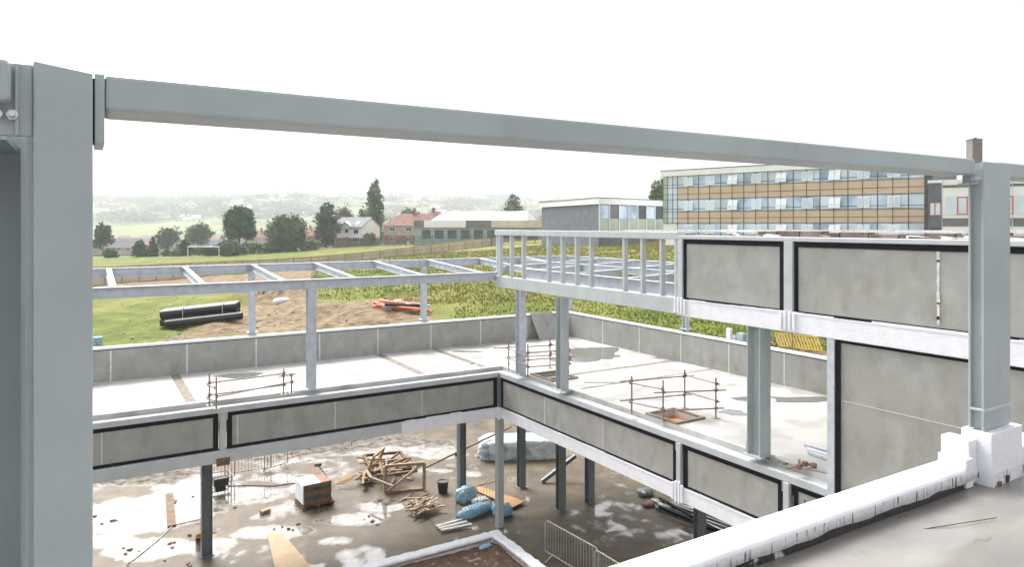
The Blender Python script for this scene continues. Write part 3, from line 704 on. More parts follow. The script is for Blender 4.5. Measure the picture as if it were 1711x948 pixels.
for i, (px, py) in enumerate(((1284, 768), (1300, 774), (1312, 777))):
    x, y = gp(px, py, ZS); single('packer', MB().box(x-.04, x+.05, y-.03, y+.03, ZS+.001, ZS+.03), [woodd, stain, woodd][i],
        ['brown timber packer by the foot of the thick column', 'pale timber packer lying between two brown ones by the roof edge', 'brown timber packer nearest the loose scaffold tubes'][i], 'packer')
lt = thing('loose_scaffold_fitting', (*gp(1345, 785, ZS), ZS), 'knot of rusty scaffold tube and couplers lying on the roof edge', 'scaffold fitting')
x, y = gp(1340, 786, ZS); MB().tube((x-.35, y+.10, ZS+.06), (x+.35, y-.02, ZS+.07), .026).build('tube', rust, lt)
MB().tube((x-.05, y-.25, ZS+.09), (x+.3, y-1.1, ZS+.05), .026).build('tube', rust, lt)
MB().tube((x-.08, y, ZS+.02), (x-.08, y, ZS+.22), .026).build('tube', rust, lt)
for q in ((-.08, 0, .08), (.12, .02, .09), (.22, -.1, .07)): MB().box(x+q[0]-.045, x+q[0]+.045, y+q[1]-.045, y+q[1]+.045, ZS+q[2]-.045, ZS+q[2]+.05).build('coupler', rusty, lt, .012)
for i in range(3):
    a, b_ = gp(1345+i*3, 746+i*7, ZS), gp(1383+i*4, 757+i*8, ZS)
    single('steel_batten', MB().bar((*a, ZS+.03+i*.002), (*b_, ZS+.03+i*.002), .07, .05), [galv, white, galv][i],
        ['grey steel batten on the roof beside the dark board edge, rearmost of three', 'white batten on the roof, middle of three beside the board edge', 'grey steel batten on the roof, nearest of three beside the board edge'][i], 'batten')

# ------------------------------------------------------------------ COURTYARD: barriers
def barrier(a, b_, label, grp='crowd barriers in the courtyard', h=1.05, m_=None, nb=None):
    m_ = m_ or rust
    A_, B_ = Vector((*a, 0)), Vector((*b_, 0)); d_ = (B_-A_); L_ = d_.length; d_.normalize(); s_ = Vector((-d_.y, d_.x, 0))
    t = thing('crowd_barrier', tuple(A_), label, 'barrier', grp)
    z = lambda v, k: v+Vector((0,0,k))
    fr_ = MB().path([z(A_,.16), z(A_,h-.1), z(A_+d_*.1,h), z(B_-d_*.1,h), z(B_,h-.1), z(B_,.16), z(A_,.16)], .019, 8); fr_.build('frame', m_, t)
    bb_ = MB(); k = nb or int(L_/.12)
    for i in range(1, k): bb_.tube(z(A_+d_*(L_*i/k), .16), z(A_+d_*(L_*i/k), h), .007, 5)
    bb_.build('bars', m_, t)
    for q in (.15, .85):
        c = A_+d_*(L_*q); MB().path([z(c-s_*.28, .02), z(c, .16), z(c+s_*.28, .02)], .017, 6).build('foot', m_, t)
    return t
barrier(gp(352, 812), gp(392, 803), 'rusty crowd barrier standing behind the dark machine under the wing')
barrier(gp(376, 800), gp(453, 788), 'crowd barrier with close bars, right of the timber splice under the wing')
barrier(gp(442, 792), gp(480, 780), 'short stretch of crowd barrier at the far left side of the timber heap')
barrier(gp(488, 770), gp(587, 752), 'crowd barrier lying furthest back, mostly hidden under the grey edge beam', h=.75)
whs = mat('worn_galvanised', (.45,.44,.42), .45, .15, 10, metal=.3)
barrier(gp(911, 930), gp(1000, 985), 'pale crowd barrier nearest the white near kerb, left one of the pair', 'pale crowd barriers near the white upstand', 1.1, whs)
barrier(gp(993, 985), gp(1060, 1030), 'pale crowd barrier half hidden by the near kerb, right one of the pair', 'pale crowd barriers near the white upstand', 1.1, whs)
barrier(gp(762, 872), gp(838, 850), 'pale crowd barrier standing in front of the blue sacks', 'pale crowd barriers near the white upstand', 1.0, whs)

# machine behind the column
x, y = gp(366, 826); t = thing('site_generator', (x, y, 0), 'dark portable generator in a tube frame beside the grey column', 'generator')
MB().box(x-.2, x+.30, y-.2, y+.25, .32, .62).build('engine', blackp, t, .04); MB().box(x-.15, x+.22, y-.15, y+.2, .12, .31).build('tank', blackp, t, .03)
m = MB()
for s_ in (-.26, .30): m.path([(x-.28,y+s_,.03),(x-.28,y+s_,.72),(x+.38,y+s_,.72),(x+.38,y+s_,.03),(x-.28,y+s_,.03)], .018)
m.tube((x-.28,y-.26,.72),(x-.28,y+.3,.72),.018); m.tube((x+.38,y-.26,.72),(x+.38,y+.3,.72),.018); m.build('tube_frame', rust, t)

# pallet of boxes with plywood leaning on it
x, y = gp(525, 842); t = thing('pallet_load', (x, y, 0), 'wooden pallet loaded with white topped boxes and dark green cartons', 'pallet load')
_c, _s = math.cos(R(34)), math.sin(R(34))
rot = lambda u, v: (x+(u*_c-v*_s)*SA+(u*_s+v*_c)*CA, y-(u*_c-v*_s)*CA+(u*_s+v*_c)*SA)
def rbox(mb, u0, u1, v0, v1, z0, z1): mb.prism([rot(u0,v0), rot(u1,v0), rot(u1,v1), rot(u0,v1)], z0, z1); return mb
m = MB()
for k in range(5): rbox(m, -.58, .58, -.5+k*.22, -.38+k*.22, .11, .14)
for k in (-.55, -.05, .45): rbox(m, k, k+.1, -.5, .5, .0, .109)
m.build('pallet', woodd, t)
dkg = mat('green_carton', (.05,.09,.08), .6, .3, 8); card = mat('red_brown_carton', (.24,.12,.075), .7, .2, 8)
for k, (z0, z1, mm) in enumerate(((.141,.30,card),(.301,.42,dkg),(.421,.60,card),(.601,.74,dkg),(.741,.86,card))):
    rbox(MB(), -.50+.01*(k % 2), .50-.02*(k % 2), -.42, .42, z0, z1).build('carton', mm, t, .01)
rbox(MB(), -.53, .10, -.45, .45, .861, .885).build('top_sheet', white, t)
rbox(MB(), -.545, -.51, -.44, .44, .20, .86).build('side_sheet', white, t)
def sheet(name, pts, thick, m_, label, cat, grp=None):
    v = [Vector(p) for p in pts]; n_ = (v[1]-v[0]).cross(v[2]-v[0]).normalized()*thick
    m = MB(); m.add(v+[p+n_ for p in v], [(3,2,1,0),(4,5,6,7),(0,1,5,4),(1,2,6,5),(2,3,7,6),(3,0,4,7)]); return single(name, m, m_, label, cat, grp)
p3 = lambda px, py, z: (*gp(px, py, z), z)
sheet('plywood_sheet', [p3(513,788,.92), p3(530,786,.92), p3(561,813,.42), p3(541,821,.42)], .02, plyw, 'plywood sheet leaning down off the pallet of cartons', 'plywood')
sheet('plywood_sheet', [p3(558,811,.15), p3(574,811,.15), p3(597,793,.45), p3(581,792,.45)], .02, plyw, 'small pale plywood sheet propped between pallet load and timber heap', 'plywood')
sheet('plywood_board', [p3(446,893,.03), p3(472,891,.03), p3(520,948,.03), p3(462,960,.03)], .03, plyw, 'long yellow plywood board lying on the floor at the bottom of the view', 'plywood')
sheet('ochre_board', [p3(786,816,.05), p3(800,813,.05), p3(877,838,.12), p3(857,848,.12)], .04, ochre, 'ochre shuttering board lying behind the blue sacks', 'board')
single('timber_block', MB().bar(p3(436, 858, .07), p3(450, 853, .07), .16, .13), wood, 'short pale timber block on the floor between puddles', 'timber')
single('upright_timber', MB().bar(p3(331, 898, .02), p3(333, 896, .8), .16, .10), ochre, 'short yellow timber standing against the left under-roof column', 'timber')

# heap of broken timber frames
def frame_thing(c, u, v, lu, lv, w_, label, m_=woodd):
    c = Vector(c); u = Vector(u).normalized(); v = Vector(v).normalized(); t = thing('braced_timber_frame', tuple(c), label, 'timber frame', 'timber frames in the heap')
    for k in (0, 1): MB().bar(c+v*(lv*k), c+v*(lv*k)+u*lu, w_, w_).build('rail', m_, t); MB().bar(c+u*(lu*k)-v*.0, c+u*(lu*k)+v*lv, w_, w_*.96).build('stile', m_, t)
    MB().bar(c+u*.05, c+u*(lu-.05)+v*lv, w_*.7, w_*.7).build('brace', m_, t); return t
RU = Vector((SA, -CA, 0)); FU = Vector((CA, SA, 0)); UP = Vector((0,0,1))
frame_thing(p3(643, 824, .04), RU*1+FU*.25, UP+FU*.12, 1.45, .95, .10, 'upright timber frame with diagonal brace at the front of the heap', wood)
frame_thing(p3(622, 790, .35), RU*1+FU*.3, FU*1-RU*.5+UP*.25, 1.5, 1.3, .10, 'brown timber frame lying tilted on top of the heap')
frame_thing(p3(640, 796, .55), RU*.9+FU*.4, FU*1-RU*.3+UP*.1, 1.3, 1.2, .09, 'dark timber frame propped behind the upright frame')
frame_thing(p3(612, 800, .05), RU*.2+FU*1, UP+RU*.35, 1.1, .9, .08, 'small triangular leaning timber frame at the left of the heap', wood)
rs = random.Random(21)
for k in range(26):
    px, py = rs.uniform(602, 690), rs.uniform(768, 806); z = rs.uniform(.08, .85)*(1-abs(px-648)/70)
    c = Vector(p3(px, py, max(z, .06))); a_ = rs.uniform(0, 3.14); L_ = rs.uniform(.5, 1.5); d_ = Vector((math.cos(a_), math.sin(a_), rs.uniform(-.25,.25)))
    q0, q1 = c-d_*L_/2, c+d_*L_/2; q0.z = max(q0.z, .04); q1.z = max(q1.z, .04)
    single('broken_timber', MB().bar(q0, q1, rs.uniform(.06, .12), rs.uniform(.03, .09)), [wood, woodd, woodd, stain][k % 4],
        'broken timber length tangled in the heap of frames', 'timber', 'broken timbers in the heap of frames')
for k in range(24):
    px, py = rs.gauss(618, 9), rs.gauss(797, 4); c = Vector(p3(px, py, rs.uniform(.04, .25))); a_ = rs.uniform(0, 3.14); d_ = Vector((math.cos(a_), math.sin(a_), rs.uniform(-.3,.3)))*rs.uniform(.12, .28)
    single('timber_offcut', MB().bar(c-d_, c+d_, .07, .04), [wood, stain][k % 2], 'short pale offcut at the left foot of the timber heap', 'offcut', 'offcuts at the left foot of the timber heap')
for k in range(40):
    px, py = rs.gauss(707, 11), rs.gauss(845, 6); c = Vector(p3(px, py, max(.03, .30-((px-707)/22)**2*.15-((py-845)/10)**2*.1))); a_ = rs.gauss(.25, .6); d_ = Vector((math.cos(a_), math.sin(a_), rs.uniform(-.25,.25)))*rs.uniform(.18, .42)
    single('firewood_stick', MB().bar(c-d_, c+d_, rs.uniform(.05,.10), .04), [wood, wood, stain, woodd][k % 4], 'split timber stick in the low pile on the floor', 'timber', 'split timber sticks in the low pile')
for k in range(6):
    a, b_ = p3(727+k*2, 879+k*1.6, .05+.03*(k % 2)), p3(768+k*4, 866+k*2.1, .06+.03*(k % 2))
    single('grey_plank', MB().bar(a, b_, .11, .035), [stain, seam][k % 2], 'weathered grey plank in the small stack in front of the blue sacks', 'plank', 'weathered grey planks by the blue sacks')
# long pole
single('long_pole', MB().bar(p3(707, 784, .06), p3(855, 713, 1.25), .07, .06), woodd, 'long thin timber pole sloping up past the columns under the wing', 'pole')
single('steel_prop', MB().ibeam(p3(905, 806, .05), p3(962, 762, .9), .12, .14), darkst, 'dark steel section propped at a slant behind the column under the wing', 'steel section')
single('thin_rod', MB().tube(p3(780, 822, .02), p3(822, 800, .4), .02), rust, 'thin rusty rod leaning between two columns over the ochre board', 'rod')
single('broom', MB().tube(p3(547, 798, .1), p3(531, 778, .9), .018).box(*[q for c_, r_ in zip(p3(531,777,.95), (.12,.08,.05)) for q in (c_-r_, c_+r_)]), woodd, 'yellowish broom standing head up behind the pallet load', 'broom')
# bucket
x, y = gp(740, 824); t = thing('bucket', (x, y, 0), 'black plastic bucket on the courtyard floor left of the columns', 'bucket')
m = MB(); m.tube((x,y,.0),(x,y,.42),.17,20,.21); m.build('body', blackp, t); m = MB(); m.pipe((x,y-.0001,.0),(x,y,.0),.1,.1) if False else None
m = MB(); n_ = 20
ring = lambda r_, z_: [(x+r_*math.cos(i*2*math.pi/n_), y+r_*math.sin(i*2*math.pi/n_), z_) for i in range(n_)]
m.v = ring(.225,.40)+ring(.225,.44)+ring(.19,.44)+ring(.17,.421); m.f = [(k*n_+i, k*n_+(i+1) % n_, (k+1)*n_+(i+1) % n_, (k+1)*n_+i) for k in range(3) for i in range(n_)]; m.build('rim', blackp, t)

# blobby sacks and wraps
def lump(name, c, dims, m_, label, cat, grp=None, rotz=0, seed=1, sub=4, amp=.12, sq=2.6):
    bm = bmesh.new(); bmesh.ops.create_icosphere(bm, subdivisions=sub, radius=1); r_ = random.Random(seed); o_ = r_.random()*50
    for v in bm.verts:
        p = v.co; k = (abs(p.x)**sq+abs(p.y)**sq+abs(p.z)**sq)**(-1/sq)
        q = p*k; nn = float(fbm(np.array(q.x*2.3+q.z+o_), np.array(q.y*2.3+q.z*1.7+o_), 4))-.5
        n2 = float(fbm(np.array(q.x*6+q.z*3+o_), np.array(q.y*6-q.z*4+o_), 3))-.5; cre = -abs(n2)*amp*2.2+math.sin(q.x*9+q.y*5+q.z*4+o_)*.02
        q = q*(1+nn*amp*3+cre); v.co = Vector((q.x*dims[0], q.y*dims[1], max(q.z, -.75)*dims[2]))
    me = bpy.data.meshes.new(name); bm.to_mesh(me); bm.free(); me.materials.append(m_)
    for p in me.polygons: p.use_smooth = True
    o = bpy.data.objects.new(name, me); COL.objects.link(o); o.location = (c[0], c[1], c[2]+.75*dims[2]); o.rotation_euler = (0,0,rotz); return tag(o, label, cat, grp)
lump('blue_sack', p3(778, 838, 0), (.42,.30,.30), bluepl, 'crumpled upright blue sack at the left behind the planks', 'sack', 'blue sacks', R(10), 1)
lump('blue_sack', p3(794, 861, 0), (.75,.26,.19), bluepl, 'long blue sack lying flat left of the corner column', 'sack', 'blue sacks', R(10), 2)
lump('blue_sack', p3(839, 861, 0), (.36,.26,.22), bluepl, 'small blue sack just right of the corner column', 'sack', 'blue sacks', R(-20), 3)
lump('rag_heap', p3(802, 842, 0), (.35,.22,.12), seam, 'grey rags and wrapping between the blue sacks', 'rags', None, 0, 4)
lump('shrink_wrapped_stack', p3(865, 762, 0), (1.7,.7,.48), shrink, 'large blue and white shrink wrapped stack behind the corner column', 'wrapped stack', None, R(-28), 5, 5, .05, 6)
lump('dark_sack', p3(765, 762, 0), (.14,.12,.12), blackp, 'small dark lump left of the long pole', 'lump', None, 0, 6, 3)
lump('dark_sack', p3(1078, 828, 0), (.32,.25,.14), darkst, 'dark sack under the right wing beside the steel sections', 'sack', None, 0, 7, 3)
lump('white_cup', p3(1076, 826, .2), (.07,.06,.06), white, 'small white scrap on the dark sack', 'scrap', None, 0, 8, 2)
lump('dark_sack', p3(1085, 846, 0), (.28,.18,.09), rusty, 'rust red bundle beside the steel sections under the right wing', 'bundle', None, 0, 9, 3)
# steel sections lying under the right wing
rs = random.Random(8)
for k in range(12):
    a = Vector(p3(1095+rs.uniform(-8,30), 832+rs.uniform(0,18), .06+.07*(k % 3))); b_ = Vector(p3(1215+rs.uniform(0,60), 880+rs.uniform(-8,26), .06+.07*(k % 3)))
    single('steel_section', MB().ibeam(a, b_, .09, .10, .015), [darkst, galv, darkst, darkst, whs, tape][k % 6], 'long steel section in the loose stack on the floor under the right wing', 'steel section', 'steel sections stacked under the right wing')
# small rubble in puddles
for k in range(40):
    ctr = [(610,872,16,7),(300,905,18,10),(225,925,15,6),(300,945,30,6),(470,880,20,8),(290,862,3,18),(190,868,12,5),(420,860,60,12)][k % 8]
    px, py = rs.gauss(ctr[0], ctr[2]), rs.gauss(ctr[1], ctr[3]); x, y = gp(px, py); s_ = rs.uniform(.03, .10)
    mb = MB(); q = [(x+s_*math.cos(a_+rs.uniform(-.4,.4))*rs.uniform(.6,1.2), y+s_*math.sin(a_)*rs.uniform(.6,1.2)) for a_ in (0,1.2,2.5,3.8,5.0)]; mb.prism(q, -.01, rs.uniform(.015,.05))
    single('rubble_chunk', mb, [woodd, soil, rusty][k % 3], 'small brown lump of rubble lying in the wet of the courtyard floor', 'rubble', 'rubble lumps in the puddles')
# dark channel in the floor puddle, drawn as a raised bar
for px0, py0, px1, py1 in ((283,826,287,880),):
    single('floor_channel_bar', MB().bar(p3(px0,py0,.03), p3(px1,py1,.03), .26, .06), woodd, 'dark bar drawn as a channel across the large left puddle', 'batten')
m = MB(); pts = [p3(335, 868, .02), p3(290, 878, .02), p3(262, 905, .02), p3(225, 935, .02), p3(205, 948, .02)]; m.path(pts, .015, 6)
single('hose', m, seam, 'thin pale hose trailing from the column across the left puddles', 'hose')
m = MB(); pts = [p3(380, 813, .02), p3(420, 812, .02), p3(455, 813, .02), p3(495, 808, .02)]; m.path(pts, .015, 6)
single('cable', m, blackp, 'dark cable running from the generator to the pallet load', 'cable')

# ------------------------------------------------------------------ white upstand with soil at bottom centre
ax, ay = gp(830, 885, .5)
pl = thing('planter_upstand', (ax, ay, 0), 'low white painted upstand filled with brown soil at the bottom of the courtyard', 'upstand')
def rough_wall(pa, pb, w_, z0, z1):
    m = MB(); pa = Vector((*pa, 0)); pb = Vector((*pb, 0)); d_ = (pb-pa).normalized(); s_ = Vector((-d_.y, d_.x, 0)); L_ = (pb-pa).length; n_ = int(L_/.12)
    for i in range(n_+1):
        c = pa+d_*(L_*i/n_); e1 = w_/2+random.uniform(-.02,.02); e2 = w_/2+random.uniform(-.02,.02); zt = z1+random.uniform(-.012,.012)
        m.v += [tuple(c+s_*e1+UP*z0), tuple(c+s_*e1+UP*(zt-.03)), tuple(c+s_*(e1-.03)+UP*zt), tuple(c-s_*(e2-.03)+UP*zt), tuple(c-s_*e2+UP*(zt-.03)), tuple(c-s_*e2+UP*z0)]
    for i in range(n_):
        for k in range(5): m.f.append((i*6+k, i*6+k+1, (i+1)*6+k+1, (i+1)*6+k))
    m.f.append(tuple(range(6))); m.f.append(tuple(n_*6+k for k in range(6)))
    return m
rough_wall((ax-9, ay-.17), (ax+.02, ay-.17), .34, .001, .5).build('white_wall', white, pl, smooth=False)
rough_wall((ax-.17, ay-.32), (ax-.17, ay-9), .34, .001, .502).build('white_wall', white, pl, smooth=False)
gs = 60; m = MB(); sxx = np.linspace(ax-8.5, ax-.33, gs); syy = np.linspace(ay-8.5, ay-.33, gs); Xs, Ys = np.meshgrid(sxx, syy); Zs = .30+(fbm(Xs*1.5, Ys*1.5)-.5)*.2
m.v = [tuple(p) for p in np.stack([Xs.ravel(), Ys.ravel(), Zs.ravel()], 1).tolist()]; m.f = [(j*gs+i, j*gs+i+1, (j+1)*gs+i+1, (j+1)*gs+i) for j in range(gs-1) for i in range(gs-1)]
m.build('soil_fill', soil, pl, smooth=True)
m = MB(); m.bar((ax-6, ay-.40, .42), (ax-.4, ay-.40, .44), .05, .03); m.bar((ax-.40, ay-.5, .44), (ax-.40, ay-6, .42), .05, .03); m.build('edge_batten', stain, pl)
lump('blue_sack', (ax-.75, ay-.62, .33), (.22,.10,.06), bluepl, 'scrap of blue sacking on the soil in the corner of the white upstand', 'sack', None, 0, 12, 3)

# ------------------------------------------------------------------ FIELD: pipes, bags, hoarding, goal
def dz(px, py, it=30):            # hit the terrain under a place in the photo
    z = 3.0
    for _ in range(it):
        x, y = gp(px, py, z); z = .5*z+.5*tz(x, y)
    x, y = gp(px, py, z); return Vector((x, y, tz(x, y)))
a = dz(266, 550); b_ = dz(394, 538)
d_ = (b_-a).normalized(); s_ = Vector((-d_.y, d_.x, 0)); zb_ = max(a.z, b_.z)
t = thing('pipe_bundle', tuple(a), 'strapped bundle of large black plastic pipes lying on the grass', 'pipe bundle')
Lp = (b_-a).length
for row, nn in ((0, 3), (1, 3)):
    for k in range(nn):
        c = a+s_*(.35+k*.58)+UP*(.30+row*.52+.1); MB().pipe(c, c+d_*Lp, .285, .245, 16).build('pipe', blackp, t, smooth=False)
for q in (.3, .82):
    c = a+d_*(Lp*q)+UP*.1; m = MB(); m.path([c+s_*.04, c+s_*.04+UP*1.12, c+s_*1.82+UP*1.12, c+s_*1.82], .022, 5); m.build('strap', seam, t)
c = a-s_*.40+d_*.5+UP*.32; single('black_pipe', MB().pipe(c, c+d_*Lp, .26, .22, 16), blackp, 'loose black pipe lying in front of the strapped pipe bundle', 'pipe')
rs = random.Random(4)
for k in range(9):
    a = dz(622+rs.uniform(0, 22), 516+rs.uniform(-4, 5)); b_ = dz(690+rs.uniform(0, 35), 520+rs.uniform(-4, 7)); zt = .15+.13*(k//3)
    single('plastic_pipe', MB().tube(a+UP*zt, b_+UP*zt, .10, 10), [orange, orange, blackp, orange, glassb, orange, blackp, orange, blackp][k],
        'orange plastic pipe in the loose heap on the earth bank' if k in (0,1,3,5,7) else 'dark plastic pipe in the loose heap on the earth bank', 'pipe', 'orange pipes on the earth bank' if k in (0,1,3,5,7) else 'dark pipes on the earth bank')
p = dz(665, 508); lump('white_lump', p, (.35,.25,.2), seam, 'pale lump on top of the orange pipes', 'sack', None, 0, 14, 2)
p = dz(470, 499); lump('rubble_bag', p, (.75,.4,.28), white, 'white rubble bag slumped on the earth bank between the columns', 'bag', None, R(20), 15, 3)
p = dz(163, 578); single('blue_drum', MB().tube(p+UP*0, p+UP*.5, .25, 12), bluepl, 'small blue drum at the left edge beyond the far parapet', 'drum')
p = dz(413, 522)
# yellow lattice barrier
a = dz(1302, 583); b_ = dz(1374, 592); d_ = (b_-a).normalized(); L_ = (b_-a).length; yel = mat('yellow_plastic', (.55,.40,.08), .5, .1, 5)
t = thing('yellow_barrier', tuple(a), 'yellow plastic lattice barrier lying on the grass beyond the right parapet', 'barrier')
MB().bar(a+UP*.12, b_+UP*.12, .05, .06).build('rail', yel, t); MB().bar(a+UP*.62+FU*.5, b_+UP*.62+FU*.5, .05, .06).build('rail', yel, t)
m = MB()
for k in range(15): q = a+d_*(L_*k/14); m.bar(q+UP*.12, q+UP*.62+FU*.5, .05, .03)
m.build('slats', yel, t)
a = dz(1324, 588); t = thing('tube_barrier', tuple(a), 'thin steel tube frame standing behind the yellow barrier', 'frame')
m = MB(); m.path([a, a+UP*1.15, a+UP*1.15+RU*1.6, a+RU*1.6], .02); m.build('tube_frame', darkst, t)
for i, (px, w_) in enumerate(((1219, .16), (1238, .26), (1229, .08))):
    y = yon(px, PXX+.35); single('white_post', MB().box(PXX+.28, PXX+.28+w_*.7, y-w_/2, y+w_/2, 5.2, 6.65-.1*i), [white, steel, galv][i],
        ['square white post just beyond the right parapet, under the upper storey', 'wider grey post beside the white post beyond the right parapet', 'thin pale post between the white and the grey post'][i], 'post')

# hoarding fence: post and board fence rising to the right
hf = thing('hoarding_fence', (*pd(155, 84), 2.6), 'long pale timber hoarding fence with brown posts climbing the grass slope', 'fence')
pxs = [60, 155, 300, 450, 560, 665, 760, 835]; ds = [80, 84, 94, 104, 113, 124, 137, 150]; tops = [440, 447, 440, 433.5, 426, 415.5, 404, 396.5]
NP = 27
for k in range(NP):
    q0 = 60+(835-60)*k/NP; q1 = 60+(835-60)*(k+1)/NP
    P0, P1 = [(Vector((*pd(q, float(np.interp(q, pxs, ds))), 0)), zz(float(np.interp(q, pxs, tops)), float(np.interp(q, pxs, ds)))) for q in (q0, q1)]
    (a, za), (b_, zb2) = P0, P1; ga, gb = tz(a.x, a.y)-.1, tz(b_.x, b_.y)-.1
    d_ = (b_-a).normalized(); s_ = Vector((-d_.y, d_.x, 0))*.02
    m = MB(); m.add([a-s_+UP*ga, b_-s_+UP*gb, b_-s_+UP*zb2, a-s_+UP*za, a+s_+UP*ga, b_+s_+UP*gb, b_+s_+UP*zb2, a+s_+UP*za], [(0,1,2,3),(7,6,5,4),(0,4,5,1),(1,5,6,2),(2,6,7,3),(3,7,4,0)])
    m.build('board_panel', hoard, hf)
    m = MB(); m.box(a.x-.07, a.x+.07, a.y-.12, a.y-.03, ga, za+.05); m.build('post', hoardp, hf)
    m = MB(); h_ = (za-ga)*.55; m.bar(a+UP*(ga+h_)-Vector((s_.x,s_.y,0))*4, b_+UP*(gb+(zb2-gb)*.55)-Vector((s_.x,s_.y,0))*4, .05, .07); m.bar(a+UP*(za-.03)-s_*4, b_+UP*(zb2-.03)-s_*4, .09, .08); m.build('rail', hoardp, hf)

# goal
a = Vector((*pd(314, 163), 0)); b_ = Vector((*pd(366, 163), 0)); za = min(tz(a.x,a.y), tz(b_.x,b_.y))
t = thing('football_goal', (a.x, a.y, za), 'white football goal without net on the mown field', 'goal')
MB().tube(a+UP*za, a+UP*(za+2.44), .10).build('post', white, t); MB().tube(b_+UP*za, b_+UP*(za+2.44), .10).build('post', white, t); MB().tube(a+UP*(za+2.44), b_+UP*(za+2.44), .10).build('crossbar', white, t)

# green mesh fences
def mesh_fence(px0, px1, d0, d1, h, label, n_=14):
    a = Vector((*pd(px0, d0), 0)); b_ = Vector((*pd(px1, d1), 0)); t = thing('mesh_fence', (a.x, a.y, tz(a.x, a.y)), label, 'fence')
    for k in range(n_+1):
        p = a.lerp(b_, k/n_); z = tz(p.x, p.y); MB().box(p.x-.06, p.x+.06, p.y-.06, p.y+.06, z-.1, z+h).build('post', grn, t)
    m = MB(); L_ = (b_-a).length; k = int(L_/.28)
    for i in range(k):
        p = a.lerp(b_, i/k); z = tz(p.x, p.y); m.box(p.x-.025, p.x+.025, p.y-.01, p.y+.01, z, z+h-.05)
    for i in range(n_):
        p, q = a.lerp(b_, i/n_), a.lerp(b_, (i+1)/n_)
        for hh in (.1, h*.5, h-.06): m.bar(p+UP*(tz(p.x,p.y)+hh), q+UP*(tz(q.x,q.y)+hh), .04, .05)
    m.build('mesh', grn, t)
mesh_fence(560, 700, 178, 168, 1.6, 'low green railing in front of the white house')
mesh_fence(692, 1110, 160, 125, 2.6, 'tall green mesh fence in front of the long grey hall', 22)

# ------------------------------------------------------------------ BUILDINGS beyond
def at_root(name, px, d, a_deg, zb, label, cat='house', grp=None):
    x, y = pd(px, d); return thing(name, (x, y, zb), label, cat, grp, rotz=-R(31.3)-R(a_deg))
def part(mb, name, m_, root): return mb.build(name, m_, root, world=False)
def gable(mb, L, Dp, h, rh, ov=.35, t=.18):          # roof planes, ridge along x
    for s_ in (0, 1):
        y0, y1 = (-ov, Dp/2) if s_ == 0 else (Dp+ov, Dp/2)
        e = -rh*ov/(Dp/2)
        mb.add([(-ov,y0,h+e),(L+ov,y0,h+e),(L+ov,y1,h+rh),(-ov,y1,h+rh),(-ov,y0,h+e+t),(L+ov,y0,h+e+t),(L+ov,y1,h+rh+t),(-ov,y1,h+rh+t)],
            [(0,1,2,3),(4,7,6,5),(0,4,5,1),(1,5,6,2),(2,6,7,3),(3,7,4,0)])
    return mb
def house(px, d, a, L, Dp, h, rh, wm, rm, label, wins, doors=(), chim=(), zb=None, frame=white, lower=None, hip=0, grp=None, name='house'):
    x, y = pd(px, d); zb = tz(x, y)-.2 if zb is None else zb
    t = at_root(name, px, d, a, zb, label, 'house', grp)
    m = MB(); m.box(0, L, 0, Dp, -2.0, h)
    if not hip:
        m.add([(0,0,h),(0,Dp,h),(0,Dp/2,h+rh),(L,0,h),(L,Dp,h),(L,Dp/2,h+rh)], [(0,2,1),(3,4,5),(0,3,5,2),(1,2,5,4)])
    part(m, 'wall', wm, t)
    if lower: part(MB().box(-.03, L+.03, -.03, Dp+.03, -2, lower[0]), 'lower_wall', lower[1], t)
    if hip:
        o_ = .35; m = MB(); m.add([(-o_,-o_,h),(L+o_,-o_,h),(L+o_,Dp+o_,h),(-o_,Dp+o_,h),(hip,Dp/2,h+rh),(L-hip,Dp/2,h+rh)], [(0,1,5,4),(1,2,5),(2,3,4,5),(3,0,4),(3,2,1,0)]); rf = part(m, 'roof', rm, t)
    else: rf = part(gable(MB(), L, Dp, h, rh), 'roof', rm, t)
    for c in chim:
        q = part(MB().box(c-.45, c+.45, Dp/2-.4, Dp/2+.4, h+rh*.5, h+rh+1.2), 'chimney', brick, rf)
        for k in (-.2, .2): part(MB().tube((c+k, Dp/2, h+rh+1.2), (c+k, Dp/2, h+rh+1.6), .12), 'chimney_pot', roofr, rf)
    for (wx, wz, ww, wh) in wins:
        f_ = part(MB().box(wx, wx+ww, -.06, -.005, wz, wz+wh), 'window', frame, t)
        m = MB(); k = max(1, round(ww/.9))
        for i in range(k): m.box(wx+.08+i*(ww-.08)/k, wx+(i+1)*(ww-.08)/k, -.09, -.062, wz+.1, wz+wh-.1)
        part(m, 'pane', glassd, f_)
    for (dx, dw, dm) in doors: part(MB().box(dx, dx+dw, -.07, -.005, -1, 2.1), 'door', dm, t)
    return t
def twins(L, n_, z0=1.0, z1=3.7, w_=1.5):
    out = []
    for i in range(n_): c = L*(i+.5)/n_; out += [(c-w_/2, z0, w_, 1.2), (c-w_/2, z1, w_, 1.15)]
    return out
